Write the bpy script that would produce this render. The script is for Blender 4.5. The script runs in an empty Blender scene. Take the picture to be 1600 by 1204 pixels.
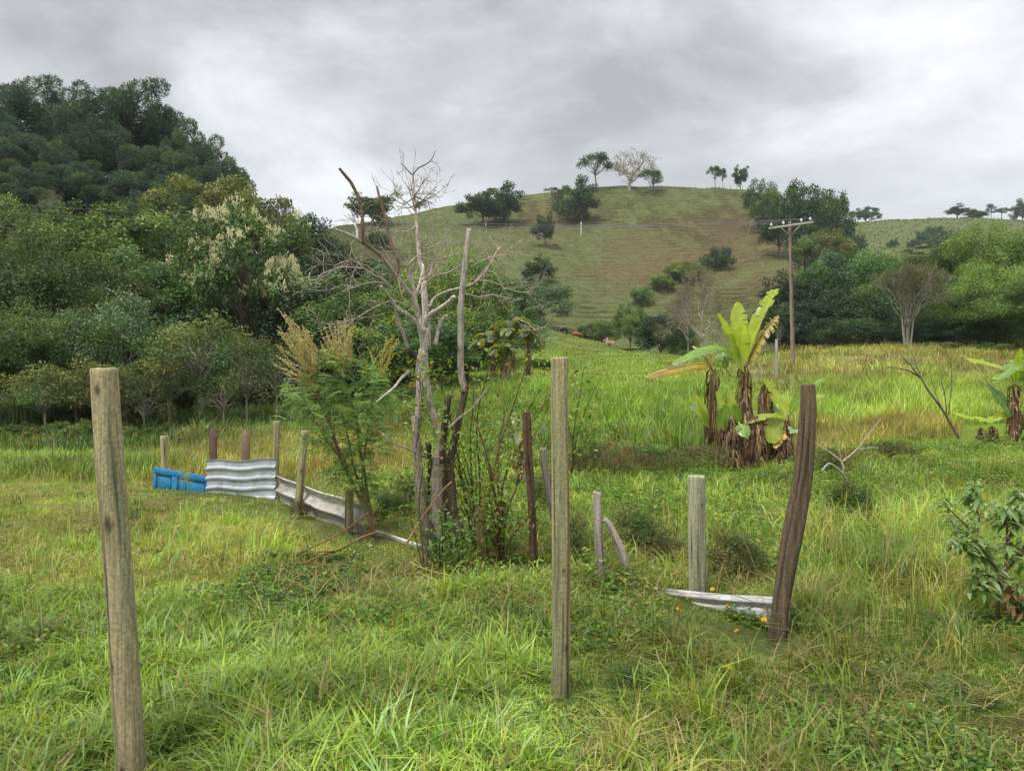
import bpy, math, random
import numpy as np
from mathutils import Vector, Matrix

random.seed(11)
rng = np.random.default_rng(11)
scene = bpy.context.scene
COL = scene.collection
F = 1200.0            # focal length in photo pixels
EYE = 1.7             # camera height

# ------------------------------------------------------------------ helpers
def s2l(r, g, b, k=1.0):
    def f(c):
        c /= 255.0
        return c / 12.92 if c <= 0.04045 else ((c + 0.055) / 1.055) ** 2.4
    return np.array([f(r) * k, f(g) * k, f(b) * k])

def smooth(a, b, x):
    t = np.clip((x - a) / (b - a), 0, 1)
    return t * t * (3 - 2 * t)

def band(x, a, b, w):
    return smooth(a - w, a + w, x) * (1 - smooth(b - w, b + w, x))

def vnoise(x, y, seed=0):
    x = np.asarray(x, float); y = np.asarray(y, float)
    xi = np.floor(x); yi = np.floor(y)
    fx = x - xi; fy = y - yi
    fx = fx * fx * (3 - 2 * fx); fy = fy * fy * (3 - 2 * fy)
    def h(a, b):
        v = np.sin(a * 127.1 + b * 311.7 + seed * 74.7) * 43758.5453
        return v - np.floor(v)
    return (h(xi, yi) * (1 - fx) + h(xi + 1, yi) * fx) * (1 - fy) + (h(xi, yi + 1) * (1 - fx) + h(xi + 1, yi + 1) * fx) * fy

def fbm(x, y, o=3, seed=0):
    s = 0; a = 0.5; n = 0
    for i in range(o):
        s = s + a * vnoise(x * 2 ** i, y * 2 ** i, seed + i * 13); n += a; a *= 0.5
    return s / n

def pchip(x, y, q):
    x = np.asarray(x, float); y = np.asarray(y, float)
    h = np.diff(x); dl = np.diff(y) / h
    m = np.zeros_like(y); m[0] = dl[0]; m[-1] = dl[-1]
    for i in range(1, len(x) - 1):
        if dl[i - 1] * dl[i] > 0:
            w1 = 2 * h[i] + h[i - 1]; w2 = h[i] + 2 * h[i - 1]
            m[i] = (w1 + w2) / (w1 / dl[i - 1] + w2 / dl[i])
    q = np.clip(q, x[0], x[-1])
    k = np.clip(np.searchsorted(x, q) - 1, 0, len(x) - 2)
    t = (q - x[k]) / h[k]
    return ((2 * t**3 - 3 * t**2 + 1) * y[k] + (t**3 - 2 * t**2 + t) * h[k] * m[k]
            + (-2 * t**3 + 3 * t**2) * y[k + 1] + (t**3 - t**2) * h[k] * m[k + 1])

# ------------------------------------------------------------------ the lie of the land
L0 = [(0, 0), (10, 0)]
LAND = {
 -300: L0 + [(20, -.3), (30, -.8), (45, 2), (60, 7), (90, 19), (120, 31), (160, 38), (220, 40), (300, 45), (500, 60), (1500, 60)],
 0: L0 + [(20, -.3), (30, -.8), (45, 2), (60, 7), (90, 19), (120, 31), (160, 37), (220, 38), (300, 45), (500, 60), (1500, 60)],
 200: L0 + [(20, -.3), (32, -.7), (45, 1.5), (60, 6), (90, 17), (120, 28), (160, 33), (220, 36), (300, 45), (500, 60), (1500, 60)],
 400: L0 + [(20, -.2), (36, -.2), (45, 1), (60, 3.5), (90, 11), (120, 18), (160, 24), (220, 35), (280, 48), (320, 50), (500, 40), (1500, 30)],
 550: L0 + [(20, 0), (30, .1), (45, .8), (60, 2), (90, 6), (120, 11), (160, 22), (220, 43), (270, 58), (290, 61), (310, 60), (400, 45), (1500, 30)],
 620: L0 + [(20, .05), (30, .3), (45, 1.1), (60, 2.4), (90, 6), (120, 10), (160, 20), (220, 43), (265, 58), (290, 64.5), (308, 64), (380, 50), (1500, 30)],
 700: L0 + [(20, .1), (30, .5), (45, 1.5), (60, 2.8), (90, 6), (120, 9), (150, 14), (180, 24), (220, 42), (260, 58), (290, 68), (305, 67.5), (340, 60), (500, 40), (1500, 30)],
 850: L0 + [(20, .2), (30, .8), (45, 2), (60, 3), (90, 5.8), (120, 9), (150, 12.2), (160, 13), (180, 20), (220, 40), (260, 58), (295, 74.5), (310, 74), (350, 66), (500, 40), (1500, 30)],
 950: L0 + [(20, .2), (30, .9), (45, 2), (60, 3), (90, 5.2), (110, 6.6), (128, 8.2), (140, 8.3), (165, 12.5), (180, 18), (220, 37), (260, 58), (300, 78), (315, 78), (360, 68), (600, 40), (1500, 30)],
 1050: L0 + [(20, .1), (30, .8), (45, 1.9), (60, 2.9), (90, 4.9), (100, 5.4), (115, 4.8), (140, 6), (165, 11), (180, 17), (220, 37), (260, 58), (300, 78.5), (315, 78.5), (360, 68), (600, 40), (1500, 30)],
 1150: L0 + [(17, -.2), (25, .2), (35, 1.2), (47, 2.6), (60, 3.9), (70, 4.6), (80, 4.4), (100, 4), (130, 6), (165, 12), (200, 28), (240, 47), (270, 63), (300, 78), (315, 78), (360, 68), (600, 50), (1500, 40)],
 1205: L0 + [(17, -.1), (25, .3), (35, 1.3), (47, 2.8), (60, 4.0), (70, 4.65), (80, 4.4), (100, 4.5), (130, 9), (165, 17), (200, 31), (240, 48), (270, 61), (300, 73), (315, 73), (360, 68), (600, 60), (1500, 50)],
 1250: L0 + [(17, 0), (25, .4), (35, 1.4), (47, 2.9), (60, 4.1), (70, 4.7), (80, 4.5), (100, 5), (130, 11), (165, 21), (200, 32), (240, 46), (300, 66), (330, 66), (500, 80), (1500, 60)],
 1330: L0 + [(17, .1), (25, .5), (35, 1.5), (47, 2.9), (60, 4.1), (70, 4.8), (80, 4.6), (100, 6), (130, 11), (165, 18), (200, 25), (250, 37), (300, 49), (350, 60), (450, 92), (500, 104.5), (520, 104), (700, 80), (1500, 60)],
 1400: L0 + [(17, .3), (25, .7), (35, 1.6), (47, 3), (60, 4.2), (70, 4.9), (80, 4.8), (100, 7), (150, 16), (200, 26), (300, 45), (400, 75), (500, 107.5), (520, 107), (700, 80), (1500, 60)],
 1480: L0 + [(18, .35), (25, .75), (35, 1.6), (47, 2.95), (60, 4.1), (70, 4.75), (100, 7), (150, 15), (200, 25), (300, 45), (400, 76), (500, 109), (520, 108.5), (700, 80), (1500, 60)],
 1600: L0 + [(18, .4), (25, .8), (35, 1.6), (47, 2.9), (60, 4), (70, 4.6), (100, 7), (150, 14), (200, 24), (300, 45), (400, 75), (500, 107), (520, 107), (700, 80), (1500, 60)],
 2000: L0 + [(18, .4), (25, .8), (35, 1.6), (47, 2.9), (60, 4), (70, 4.6), (100, 7), (150, 14), (200, 24), (300, 45), (400, 75), (500, 105), (520, 105), (700, 80), (1500, 60)],
}
_cols = sorted(LAND)
_dq = np.concatenate([np.arange(0, 400, 1.0), np.arange(400, 1501, 5.0)])
_uq = np.linspace(-300, 2000, 231)
_rows = np.array([pchip([a for a, b in LAND[c]], [b for a, b in LAND[c]], _dq) for c in _cols])
ZT = np.array([pchip(_cols, _rows[:, j], _uq) for j in range(len(_dq))])     # [d, u]
for _ in range(3):
    ZT[1:-1] = 0.25 * ZT[:-2] + 0.5 * ZT[1:-1] + 0.25 * ZT[2:]

def pix(x, y):
    return 800 + F * x / np.maximum(y, 3.0)

def H(x, y, riser=False):
    x = np.asarray(x, float); y = np.asarray(y, float)
    px = np.clip(pix(x, y), -299, 1999); d = np.clip(y, 0, 1499)
    ui = (px + 300) / 10.0; u0 = np.floor(ui).astype(int); fu = ui - u0
    di = np.where(d < 399, d, 399 + (d - 399.0) / 5.0 * (1.0)); 
    di = np.where(d < 400, d, 400 + (d - 400) / 5.0)
    d0 = np.clip(np.floor(di).astype(int), 0, len(_dq) - 2); fd = di - d0
    u1 = np.minimum(u0 + 1, len(_uq) - 1)
    z = (ZT[d0, u0] * (1 - fu) + ZT[d0, u1] * fu) * (1 - fd) + (ZT[d0 + 1, u0] * (1 - fu) + ZT[d0 + 1, u1] * fu) * fd
    z = z + (fbm(x / 1.7, y / 1.7, 2, 3) - .5) * 0.12 * smooth(2, 6, y) + (fbm(x / 6, y / 6, 2, 5) - .5) * 0.95 * smooth(13, 34, y)
    z = z + (fbm(x / 25, y / 25, 3, 8) - .5) * 3.0 * smooth(70, 200, y)
    # hollows: in front of the white sheet, and where the tin fence stands
    z = z - .09 * np.exp(-((x - 1.72) / .5) ** 2 - ((y - 5.15) / .4) ** 2) - .05 * np.exp(-((x + 3.3) / 1.2) ** 2 - ((y - 10.6) / .8) ** 2)
    # cattle terraces trodden into the hillside
    m = smooth(160, 185, y) * (1 - smooth(285, 300, y)) * smooth(450, 600, px) * (1 - smooth(1200, 1300, px))
    ph = z / 1.35 + 2.6 * fbm(x / 18, y / 13, 4, 21)
    fr = ph - np.floor(ph)
    amp = 0.3 + 0.7 * smooth(.35, .65, fbm(x / 30, y / 30, 2, 33))
    z = z + m * amp * (smooth(0, 0.4, fr) - fr)
    return (z, m * amp * np.exp(-((fr - .2) / .17) ** 2) * smooth(.32, .58, fbm(x / 3.5, y / 6, 3, 37)) * 1.5) if riser else z

def P(px, py, d):
    return np.array([(px - 800) / F * d, d, EYE - (py - 602) / F * d])

def G(px, d, dz=0.0):
    x = (px - 800) / F * d
    return np.array([x, d, float(H(x, d)) + dz])

# ------------------------------------------------------------------ mesh building
class MB:
    def __init__(s):
        s.v = []; s.q = []; s.t = []; s.c = []; s.n = 0
    def add(s, v, q=None, t=None, c=(1, 1, 1)):
        v = np.asarray(v, float).reshape(-1, 3)
        if q is not None and len(q): s.q.append(np.asarray(q, np.int64) + s.n)
        if t is not None and len(t): s.t.append(np.asarray(t, np.int64) + s.n)
        c = np.asarray(c, float)
        if c.ndim == 1: c = np.tile(c, (len(v), 1))
        s.v.append(v); s.c.append(c); s.n += len(v)
    def mesh(s, name, mat, smooth_=True):
        me = bpy.data.meshes.new(name)
        v = np.concatenate(s.v); c = np.concatenate(s.c)
        q = np.concatenate(s.q) if s.q else np.zeros((0, 4), np.int64)
        t = np.concatenate(s.t) if s.t else np.zeros((0, 3), np.int64)
        me.vertices.add(len(v)); me.vertices.foreach_set('co', v.astype(np.float32).ravel())
        me.loops.add(q.size + t.size)
        me.loops.foreach_set('vertex_index', np.concatenate([q.ravel(), t.ravel()]).astype(np.int32))
        me.polygons.add(len(q) + len(t))
        st = np.concatenate([np.arange(len(q)) * 4, q.size + np.arange(len(t)) * 3]).astype(np.int32)
        me.polygons.foreach_set('loop_start', st)
        if smooth_: me.polygons.foreach_set('use_smooth', np.ones(len(q) + len(t), bool))
        at = me.attributes.new('Col', 'FLOAT_COLOR', 'POINT')
        at.data.foreach_set('color', np.concatenate([c, np.ones((len(c), 1))], 1).astype(np.float32).ravel())
        me.materials.append(mat)
        me.update(); me.validate()
        return me
    def build(s, name, mat, parent=None, smooth_=True):
        o = bpy.data.objects.new(name, s.mesh(name, mat, smooth_)); COL.objects.link(o)
        if parent: o.parent = parent
        return o

def tag(o, label=None, cat=None, group=None, kind=None):
    if label: o['label'] = label
    if cat: o['category'] = cat
    if group: o['group'] = group
    if kind: o['kind'] = kind
    return o

def empty(name, loc, label, cat, group=None, rz=0.0):
    o = bpy.data.objects.new(name, None); COL.objects.link(o)
    o.location = [float(a) for a in loc]; o.rotation_euler = (0, 0, rz); o.empty_display_size = 0.2
    return tag(o, label, cat, group)

def local(root, pts):
    return np.asarray(pts, float) - np.array(root.location)

def catmull(pts, n):
    p = np.asarray(pts, float)
    if len(p) == 2:
        t = np.linspace(0, 1, n + 1)[:, None]; return p[0] * (1 - t) + p[1] * t
    e = np.vstack([2 * p[0] - p[1], p, 2 * p[-1] - p[-2]])
    out = []
    for i in range(len(p) - 1):
        a, b, c, d = e[i:i + 4]
        for t in np.linspace(0, 1, n, endpoint=False):
            out.append(.5 * ((2 * b) + (c - a) * t + (2 * a - 5 * b + 4 * c - d) * t * t + (3 * b - a - 3 * c + d) * t ** 3))
    out.append(p[-1]); return np.array(out)

def nrm(a):
    a = np.asarray(a, float); return a / np.maximum(np.linalg.norm(a, axis=-1, keepdims=True), 1e-9)

def tube(mb, pts, rad, sides=6, col=(1, 1, 1), sub=0, cap=True, rough=0.0, cols=None):
    pts = np.asarray(pts, float); rad = np.asarray(rad, float)
    if rad.ndim == 0: rad = np.full(len(pts), float(rad))
    if len(rad) == 2 and len(pts) > 2: rad = np.linspace(rad[0], rad[1], len(pts))
    if sub:
        n0 = len(pts); pts2 = catmull(pts, sub)
        rad = np.interp(np.linspace(0, n0 - 1, len(pts2)), np.arange(n0), rad); pts = pts2
    n = len(pts)
    tg = nrm(np.gradient(pts, axis=0))
    ref = np.array([1.0, 0, 0]) if abs(tg[0][0]) < .9 else np.array([0, 1.0, 0])
    us = []
    for i in range(n):
        u = ref - tg[i] * np.dot(ref, tg[i]); u /= max(np.linalg.norm(u), 1e-9); us.append(u); ref = u
    us = np.array(us); ws = np.cross(tg, us)
    a = np.linspace(0, 2 * np.pi, sides, endpoint=False)
    rr = rad[:, None] * (1 + rough * rng.uniform(-1, 1, (n, sides)))
    v = pts[:, None, :] + rr[..., None] * (np.cos(a)[None, :, None] * us[:, None, :] + np.sin(a)[None, :, None] * ws[:, None, :])
    i = np.arange(n - 1)[:, None] * sides; j = np.arange(sides)[None, :]; k = (j + 1) % sides
    q = np.stack([i + j, i + k, i + sides + k, i + sides + j], -1).reshape(-1, 4)
    v = v.reshape(-1, 3); t = None
    c = np.asarray(col, float)
    if cols is not None: c = np.repeat(np.asarray(cols), sides, 0)
    if cap:
        v = np.vstack([v, pts[0], pts[-1]])
        jj = np.arange(sides); kk = (jj + 1) % sides
        t = np.vstack([np.stack([kk, jj, np.full(sides, n * sides)], 1),
                       np.stack([(n - 1) * sides + jj, (n - 1) * sides + kk, np.full(sides, n * sides + 1)], 1)])
        if c.ndim == 2: c = np.vstack([c, c[0], c[-1]])
    mb.add(v, q, t, c)

def leaves(mb, base, ax, nm, ln, wd, col, fold=0.15, cut=0.45):
    """rhombic leaves: base (N,3), axis, normal, length, width, colour"""
    base = np.asarray(base, float); N = len(base)
    ax = nrm(ax); sd = nrm(np.cross(ax, nm)); up = np.cross(sd, ax)
    ln = np.broadcast_to(np.asarray(ln, float), (N,))[:, None]; wd = np.broadcast_to(np.asarray(wd, float), (N,))[:, None]
    mid = base + ax * ln * cut + up * fold * wd
    v = np.stack([base, mid + sd * wd * .5, base + ax * ln - up * ln * .08, mid - sd * wd * .5], 1).reshape(-1, 3)
    q = np.arange(N * 4).reshape(N, 4)
    col = np.asarray(col, float)
    if col.ndim == 1: col = np.tile(col, (N, 1))
    mb.add(v, q, None, np.repeat(col, 4, 0))

def rdir(n):
    return nrm(rng.normal(size=(n, 3)))

def jit(base, n, amt=.2, hue=.08):
    b = np.asarray(base, float)
    k = rng.uniform(1 - amt, 1 + amt, (n, 1)); h = rng.uniform(-hue, hue, (n, 1))
    return np.clip(b * k * (1 + h * np.array([[1.6, 0.2, -.6]])), 0, 1)

# ------------------------------------------------------------------ materials
def newmat(name):
    m = bpy.data.materials.new(name); m.use_nodes = True
    nt = m.node_tree; nt.nodes.clear()
    out = nt.nodes.new('ShaderNodeOutputMaterial')
    return m, nt, out

def N(nt, t, **kw):
    n = nt.nodes.new(t)
    for k, v in kw.items():
        if k in n.inputs: n.inputs[k].default_value = v
        else: setattr(n, k, v)
    return n

def lk(nt, a, b): nt.links.new(a, b)

def colvar(nt, vary, scale=None, amt=0.25):
    """the Col attribute, varied per object and by noise"""
    at = N(nt, 'ShaderNodeAttribute', attribute_name='Col')
    src = at.outputs['Color']
    if vary:
        oi = N(nt, 'ShaderNodeObjectInfo')
        hsv = N(nt, 'ShaderNodeHueSaturation')
        mr = N(nt, 'ShaderNodeMapRange'); mr.inputs[3].default_value = 0.5 - .018 * vary; mr.inputs[4].default_value = 0.5 + .018 * vary
        mr2 = N(nt, 'ShaderNodeMapRange'); mr2.inputs[3].default_value = 1 - .22 * vary; mr2.inputs[4].default_value = 1 + .22 * vary
        mul = N(nt, 'ShaderNodeMath', operation='MULTIPLY'); mul.inputs[1].default_value = 7.31
        fr = N(nt, 'ShaderNodeMath', operation='FRACT')
        lk(nt, oi.outputs['Random'], mr.inputs[0]); lk(nt, oi.outputs['Random'], mul.inputs[0]); lk(nt, mul.outputs[0], fr.inputs[0])
        lk(nt, fr.outputs[0], mr2.inputs[0]); lk(nt, mr.outputs[0], hsv.inputs['Hue']); lk(nt, mr2.outputs[0], hsv.inputs['Value'])
        lk(nt, src, hsv.inputs['Color']); src = hsv.outputs['Color']
    if scale:
        tc = N(nt, 'ShaderNodeTexCoord'); nz = N(nt, 'ShaderNodeTexNoise'); nz.inputs['Scale'].default_value = scale; nz.inputs['Detail'].default_value = 5
        mr = N(nt, 'ShaderNodeMapRange'); mr.inputs[1].default_value = .3; mr.inputs[2].default_value = .7
        mr.inputs[3].default_value = 1 - amt; mr.inputs[4].default_value = 1 + amt
        mx = N(nt, 'ShaderNodeVectorMath', operation='SCALE')
        lk(nt, tc.outputs['Object'], nz.inputs['Vector']); lk(nt, nz.outputs[0], mr.inputs[0])
        lk(nt, src, mx.inputs[0]); lk(nt, mr.outputs[0], mx.inputs['Scale']); src = mx.outputs[0]
    return src

def leafmat(name, trans=.35, gloss=.06, vary=0.0, rough=.45, scale=None, amt=.25, boost=1.5):
    m, nt, out = newmat(name)
    src = colvar(nt, vary, scale, amt)
    df = N(nt, 'ShaderNodeBsdfDiffuse'); tr = N(nt, 'ShaderNodeBsdfTranslucent'); gl = N(nt, 'ShaderNodeBsdfGlossy'); gl.inputs['Roughness'].default_value = rough
    tint = N(nt, 'ShaderNodeVectorMath', operation='MULTIPLY'); tint.inputs[1].default_value = (boost * 1.05, boost, boost * .5)
    lk(nt, src, df.inputs['Color']); lk(nt, src, tint.inputs[0]); lk(nt, tint.outputs[0], tr.inputs['Color'])
    mx = N(nt, 'ShaderNodeMixShader'); mx.inputs[0].default_value = trans
    lk(nt, df.outputs[0], mx.inputs[1]); lk(nt, tr.outputs[0], mx.inputs[2])
    mg = N(nt, 'ShaderNodeMixShader'); mg.inputs[0].default_value = gloss
    lk(nt, mx.outputs[0], mg.inputs[1]); lk(nt, gl.outputs[0], mg.inputs[2]); lk(nt, mg.outputs[0], out.inputs['Surface'])
    return m

def woodmat(name, stretch=(22, 22, 1.3), amt=.5, bump=.4, rough=.85, vary=0.0, fine=True, moss=0.0):
    """weathered wood or bark: grain drawn out along the object's height"""
    m, nt, out = newmat(name)
    src = colvar(nt, vary)
    tc = N(nt, 'ShaderNodeTexCoord'); mp = N(nt, 'ShaderNodeMapping'); mp.inputs['Scale'].default_value = stretch
    nz = N(nt, 'ShaderNodeTexNoise'); nz.inputs['Scale'].default_value = 2.2; nz.inputs['Detail'].default_value = 8; nz.inputs['Roughness'].default_value = .65
    lk(nt, tc.outputs['Object'], mp.inputs[0]); lk(nt, mp.outputs[0], nz.inputs['Vector'])
    mr = N(nt, 'ShaderNodeMapRange'); mr.inputs[1].default_value = .3; mr.inputs[2].default_value = .68; mr.inputs[3].default_value = 1 - amt; mr.inputs[4].default_value = 1 + amt * .55
    lk(nt, nz.outputs[0], mr.inputs[0])
    sc = N(nt, 'ShaderNodeVectorMath', operation='SCALE'); lk(nt, src, sc.inputs[0]); lk(nt, mr.outputs[0], sc.inputs['Scale'])
    src = sc.outputs[0]
    n2 = N(nt, 'ShaderNodeTexNoise'); n2.inputs['Scale'].default_value = 3.0; n2.inputs['Detail'].default_value = 4
    lk(nt, tc.outputs['Object'], n2.inputs['Vector'])
    if moss:
        mm = N(nt, 'ShaderNodeMapRange'); mm.inputs[1].default_value = .42; mm.inputs[2].default_value = .68; mm.inputs[4].default_value = moss
        lk(nt, n2.outputs[0], mm.inputs[0])
        mix = N(nt, 'ShaderNodeMix', data_type='RGBA'); mix.inputs[7].default_value = (.13, .17, .075, 1)
        lk(nt, mm.outputs[0], mix.inputs[0]); lk(nt, src, mix.inputs[6]); src = mix.outputs[2]
    # lichen specks and fine grit
    n3 = N(nt, 'ShaderNodeTexNoise'); n3.inputs['Scale'].default_value = 70; n3.inputs['Detail'].default_value = 4
    lk(nt, tc.outputs['Object'], n3.inputs['Vector'])
    g3 = N(nt, 'ShaderNodeMapRange'); g3.inputs[1].default_value = .35; g3.inputs[2].default_value = .68; g3.inputs[3].default_value = .82; g3.inputs[4].default_value = 1.42
    s3 = N(nt, 'ShaderNodeVectorMath', operation='SCALE'); lk(nt, n3.outputs[0], g3.inputs[0]); lk(nt, src, s3.inputs[0]); lk(nt, g3.outputs[0], s3.inputs['Scale']); src = s3.outputs[0]
    bs = N(nt, 'ShaderNodeBsdfPrincipled'); bs.inputs['Roughness'].default_value = rough; bs.inputs['Specular IOR Level'].default_value = .25
    lk(nt, src, bs.inputs['Base Color'])
    bp = N(nt, 'ShaderNodeBump'); bp.inputs['Strength'].default_value = bump; bp.inputs['Distance'].default_value = .01
    lk(nt, nz.outputs[0], bp.inputs['Height']); lk(nt, bp.outputs[0], bs.inputs['Normal'])
    lk(nt, bs.outputs[0], out.inputs['Surface'])
    return m

def plainmat(name, rough=.6, metal=0.0, scale=6, amt=.25, bump=.15, spec=.4, stretch=None):
    m, nt, out = newmat(name)
    src = colvar(nt, 0)
    tc = N(nt, 'ShaderNodeTexCoord'); nz = N(nt, 'ShaderNodeTexNoise'); nz.inputs['Scale'].default_value = scale; nz.inputs['Detail'].default_value = 7; nz.inputs['Roughness'].default_value = .6
    if stretch:
        mp = N(nt, 'ShaderNodeMapping'); mp.inputs['Scale'].default_value = stretch
        lk(nt, tc.outputs['Object'], mp.inputs[0]); lk(nt, mp.outputs[0], nz.inputs['Vector'])
    else: lk(nt, tc.outputs['Object'], nz.inputs['Vector'])
    mr = N(nt, 'ShaderNodeMapRange'); mr.inputs[1].default_value = .3; mr.inputs[2].default_value = .7; mr.inputs[3].default_value = 1 - amt; mr.inputs[4].default_value = 1 + amt * .5
    sc = N(nt, 'ShaderNodeVectorMath', operation='SCALE')
    lk(nt, nz.outputs[0], mr.inputs[0]); lk(nt, src, sc.inputs[0]); lk(nt, mr.outputs[0], sc.inputs['Scale'])
    bs = N(nt, 'ShaderNodeBsdfPrincipled'); bs.inputs['Roughness'].default_value = rough; bs.inputs['Metallic'].default_value = metal; bs.inputs['Specular IOR Level'].default_value = spec
    lk(nt, sc.outputs[0], bs.inputs['Base Color'])
    bp = N(nt, 'ShaderNodeBump'); bp.inputs['Strength'].default_value = bump; bp.inputs['Distance'].default_value = .01
    lk(nt, nz.outputs[0], bp.inputs['Height']); lk(nt, bp.outputs[0], bs.inputs['Normal'])
    lk(nt, bs.outputs[0], out.inputs['Surface'])
    return m

M_GRASS = leafmat('grass_blades', .34, .03, 0, .5)
M_LEAF = leafmat('tree_leaves', .28, .03, 1.0, .6)
M_LEAF1 = leafmat('shrub_leaves', .38, .03, 0.0, .45)
M_BANANA = leafmat('banana_leaf', .5, .06, 0.0, .4, 5.0, .14, boost=1.35)
M_DRY = leafmat('dry_leaf', .2, .02, 0.0, .6, 14.0, .5)
M_BARK = woodmat('tree_bark', (6, 6, 1.2), .45, .6, .9, .6)
M_DEAD = woodmat('dead_wood', (22, 22, 3.5), .65, 1.0, .88, 0, moss=.12)
M_POST = woodmat('treated_post', (44, 44, 1.1), .5, .9, .85, 0, moss=.22)
M_POSTD = woodmat('old_post', (40, 40, 1.0), .6, 1.2, .85, 0)
M_GRYW = woodmat('grey_weathered_wood', (24, 24, 1.0), .45, .7, .9, 0)
M_TIN = plainmat('zinc_sheet', .5, .3, 5, .25, .1, .5)
M_FIBRE = plainmat('weathered_sheet', .8, 0, 5, .5, .3, .2, (1, 1, 4))
M_BLUE = plainmat('blue_paint', .6, 0, 14, .28, .3, .3)
M_RUST = plainmat('rust', .9, 0, 22, .5, .6, .2)
M_HIDE = plainmat('hide', .8, 0, 3, .3, .1, .2)
M_WIRE = plainmat('wire', .5, .6, 5, .1, 0, .4)
M_PETAL = leafmat('petal', .3, .02, 0)
M_CONC = plainmat('concrete', .9, 0, 12, .3, .3, .2)
# ------------------------------------------------------------------ ground sheet
c_green = s2l(118, 140, 52, .75); c_lush = s2l(105, 140, 38, .75); c_dry = s2l(150, 140, 88, .75); c_rust = s2l(125, 105, 60, .7)
c_soil = s2l(112, 84, 62, .7); c_dark = s2l(70, 86, 38, .7); c_hill = s2l(106, 114, 70, .7); c_hillb = s2l(114, 101, 72, .7)

def brown_mask(x, y, z):
    px = pix(x, y); py = 602 - (z - EYE) * F / np.maximum(y, 3)
    m = np.exp(-((px - 1085) / 140) ** 2 - ((py - 395 - (px - 1085) * -.12) / 50) ** 2)
    m = np.maximum(m, .85 * np.exp(-((px - 985) / 75) ** 2 - ((py - 425) / 30) ** 2))
    m = np.maximum(m, .6 * np.exp(-((px - 855) / 60) ** 2 - ((py - 345) / 30) ** 2))
    m = np.maximum(m, .45 * np.exp(-((px - 1190) / 60) ** 2 - ((py - 430) / 40) ** 2))
    return np.clip(m * 1.5, 0, 1) * smooth(.25, .55, fbm(x / 9, y / 9, 3, 41) + .12 * m)

def zone(x, y):
    px = pix(x, y) + 90 * (fbm(x / 2.2, y / 2.2, 2, 17) - .5) * 2
    d = y * (1 + .16 * (fbm(x / 1.8, y / 1.8, 2, 19) - .5) * 2)
    Z = {}
    Z['lush'] = smooth(2.0, 2.4, y) * (1 - smooth(5.9, 6.5, d)) * (1 - smooth(850, 930, px))
    Z['mix'] = (1 - smooth(6.2, 6.9, d)) * smooth(850, 930, px)
    Z['mown'] = band(d, 6.3, 14.0, .5) * (1 - smooth(590, 680, px))
    Z['mid'] = band(d, 6.5, 18, .6) * smooth(590, 680, px)
    Z['talll'] = band(d, 14.5, 24, .8) * (1 - smooth(200, 280, px))
    Z['rust'] = np.maximum(band(d, 14.0, 32, 1) * band(px, 250, 680, 40), .9 * band(d, 17.5, 24, .8) * band(px, 1260, 1480, 30))
    Z['tall'] = np.maximum(band(d, 17.5, 37, 1.5) * band(px, 660, 1120, 40), band(d, 23.5, 35, 1) * smooth(1180, 1260, px))
    Z['field'] = band(d, 36, 74, 2.5) * smooth(1150, 1240, px)
    return Z

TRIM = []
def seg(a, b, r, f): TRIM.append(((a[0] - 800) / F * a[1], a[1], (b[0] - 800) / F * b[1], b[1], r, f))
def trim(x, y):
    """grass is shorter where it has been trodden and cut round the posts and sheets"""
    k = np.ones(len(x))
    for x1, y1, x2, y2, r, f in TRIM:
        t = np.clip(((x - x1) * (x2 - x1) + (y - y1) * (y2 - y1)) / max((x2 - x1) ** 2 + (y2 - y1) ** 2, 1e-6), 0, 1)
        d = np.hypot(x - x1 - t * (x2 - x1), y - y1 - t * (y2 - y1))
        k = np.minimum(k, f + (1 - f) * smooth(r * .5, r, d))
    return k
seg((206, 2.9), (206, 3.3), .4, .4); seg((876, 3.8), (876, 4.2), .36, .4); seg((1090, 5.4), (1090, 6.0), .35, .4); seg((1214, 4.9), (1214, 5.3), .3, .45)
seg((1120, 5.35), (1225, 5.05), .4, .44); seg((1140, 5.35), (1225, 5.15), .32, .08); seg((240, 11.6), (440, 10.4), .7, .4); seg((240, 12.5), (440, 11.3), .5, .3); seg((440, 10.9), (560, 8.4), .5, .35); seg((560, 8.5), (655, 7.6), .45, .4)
seg((938, 6.0), (990, 6.25), .3, .5); seg((836, 6.6), (836, 7.0), .35, .35); seg((680, 6.7), (780, 6.8), .5, .45); seg((258, 13.4), (258, 14.2), .5, .35); seg((1160, 15.8), (1230, 16), 1.0, .45); seg((1560, 5.0), (1560, 5.5), .4, .5)

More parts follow.
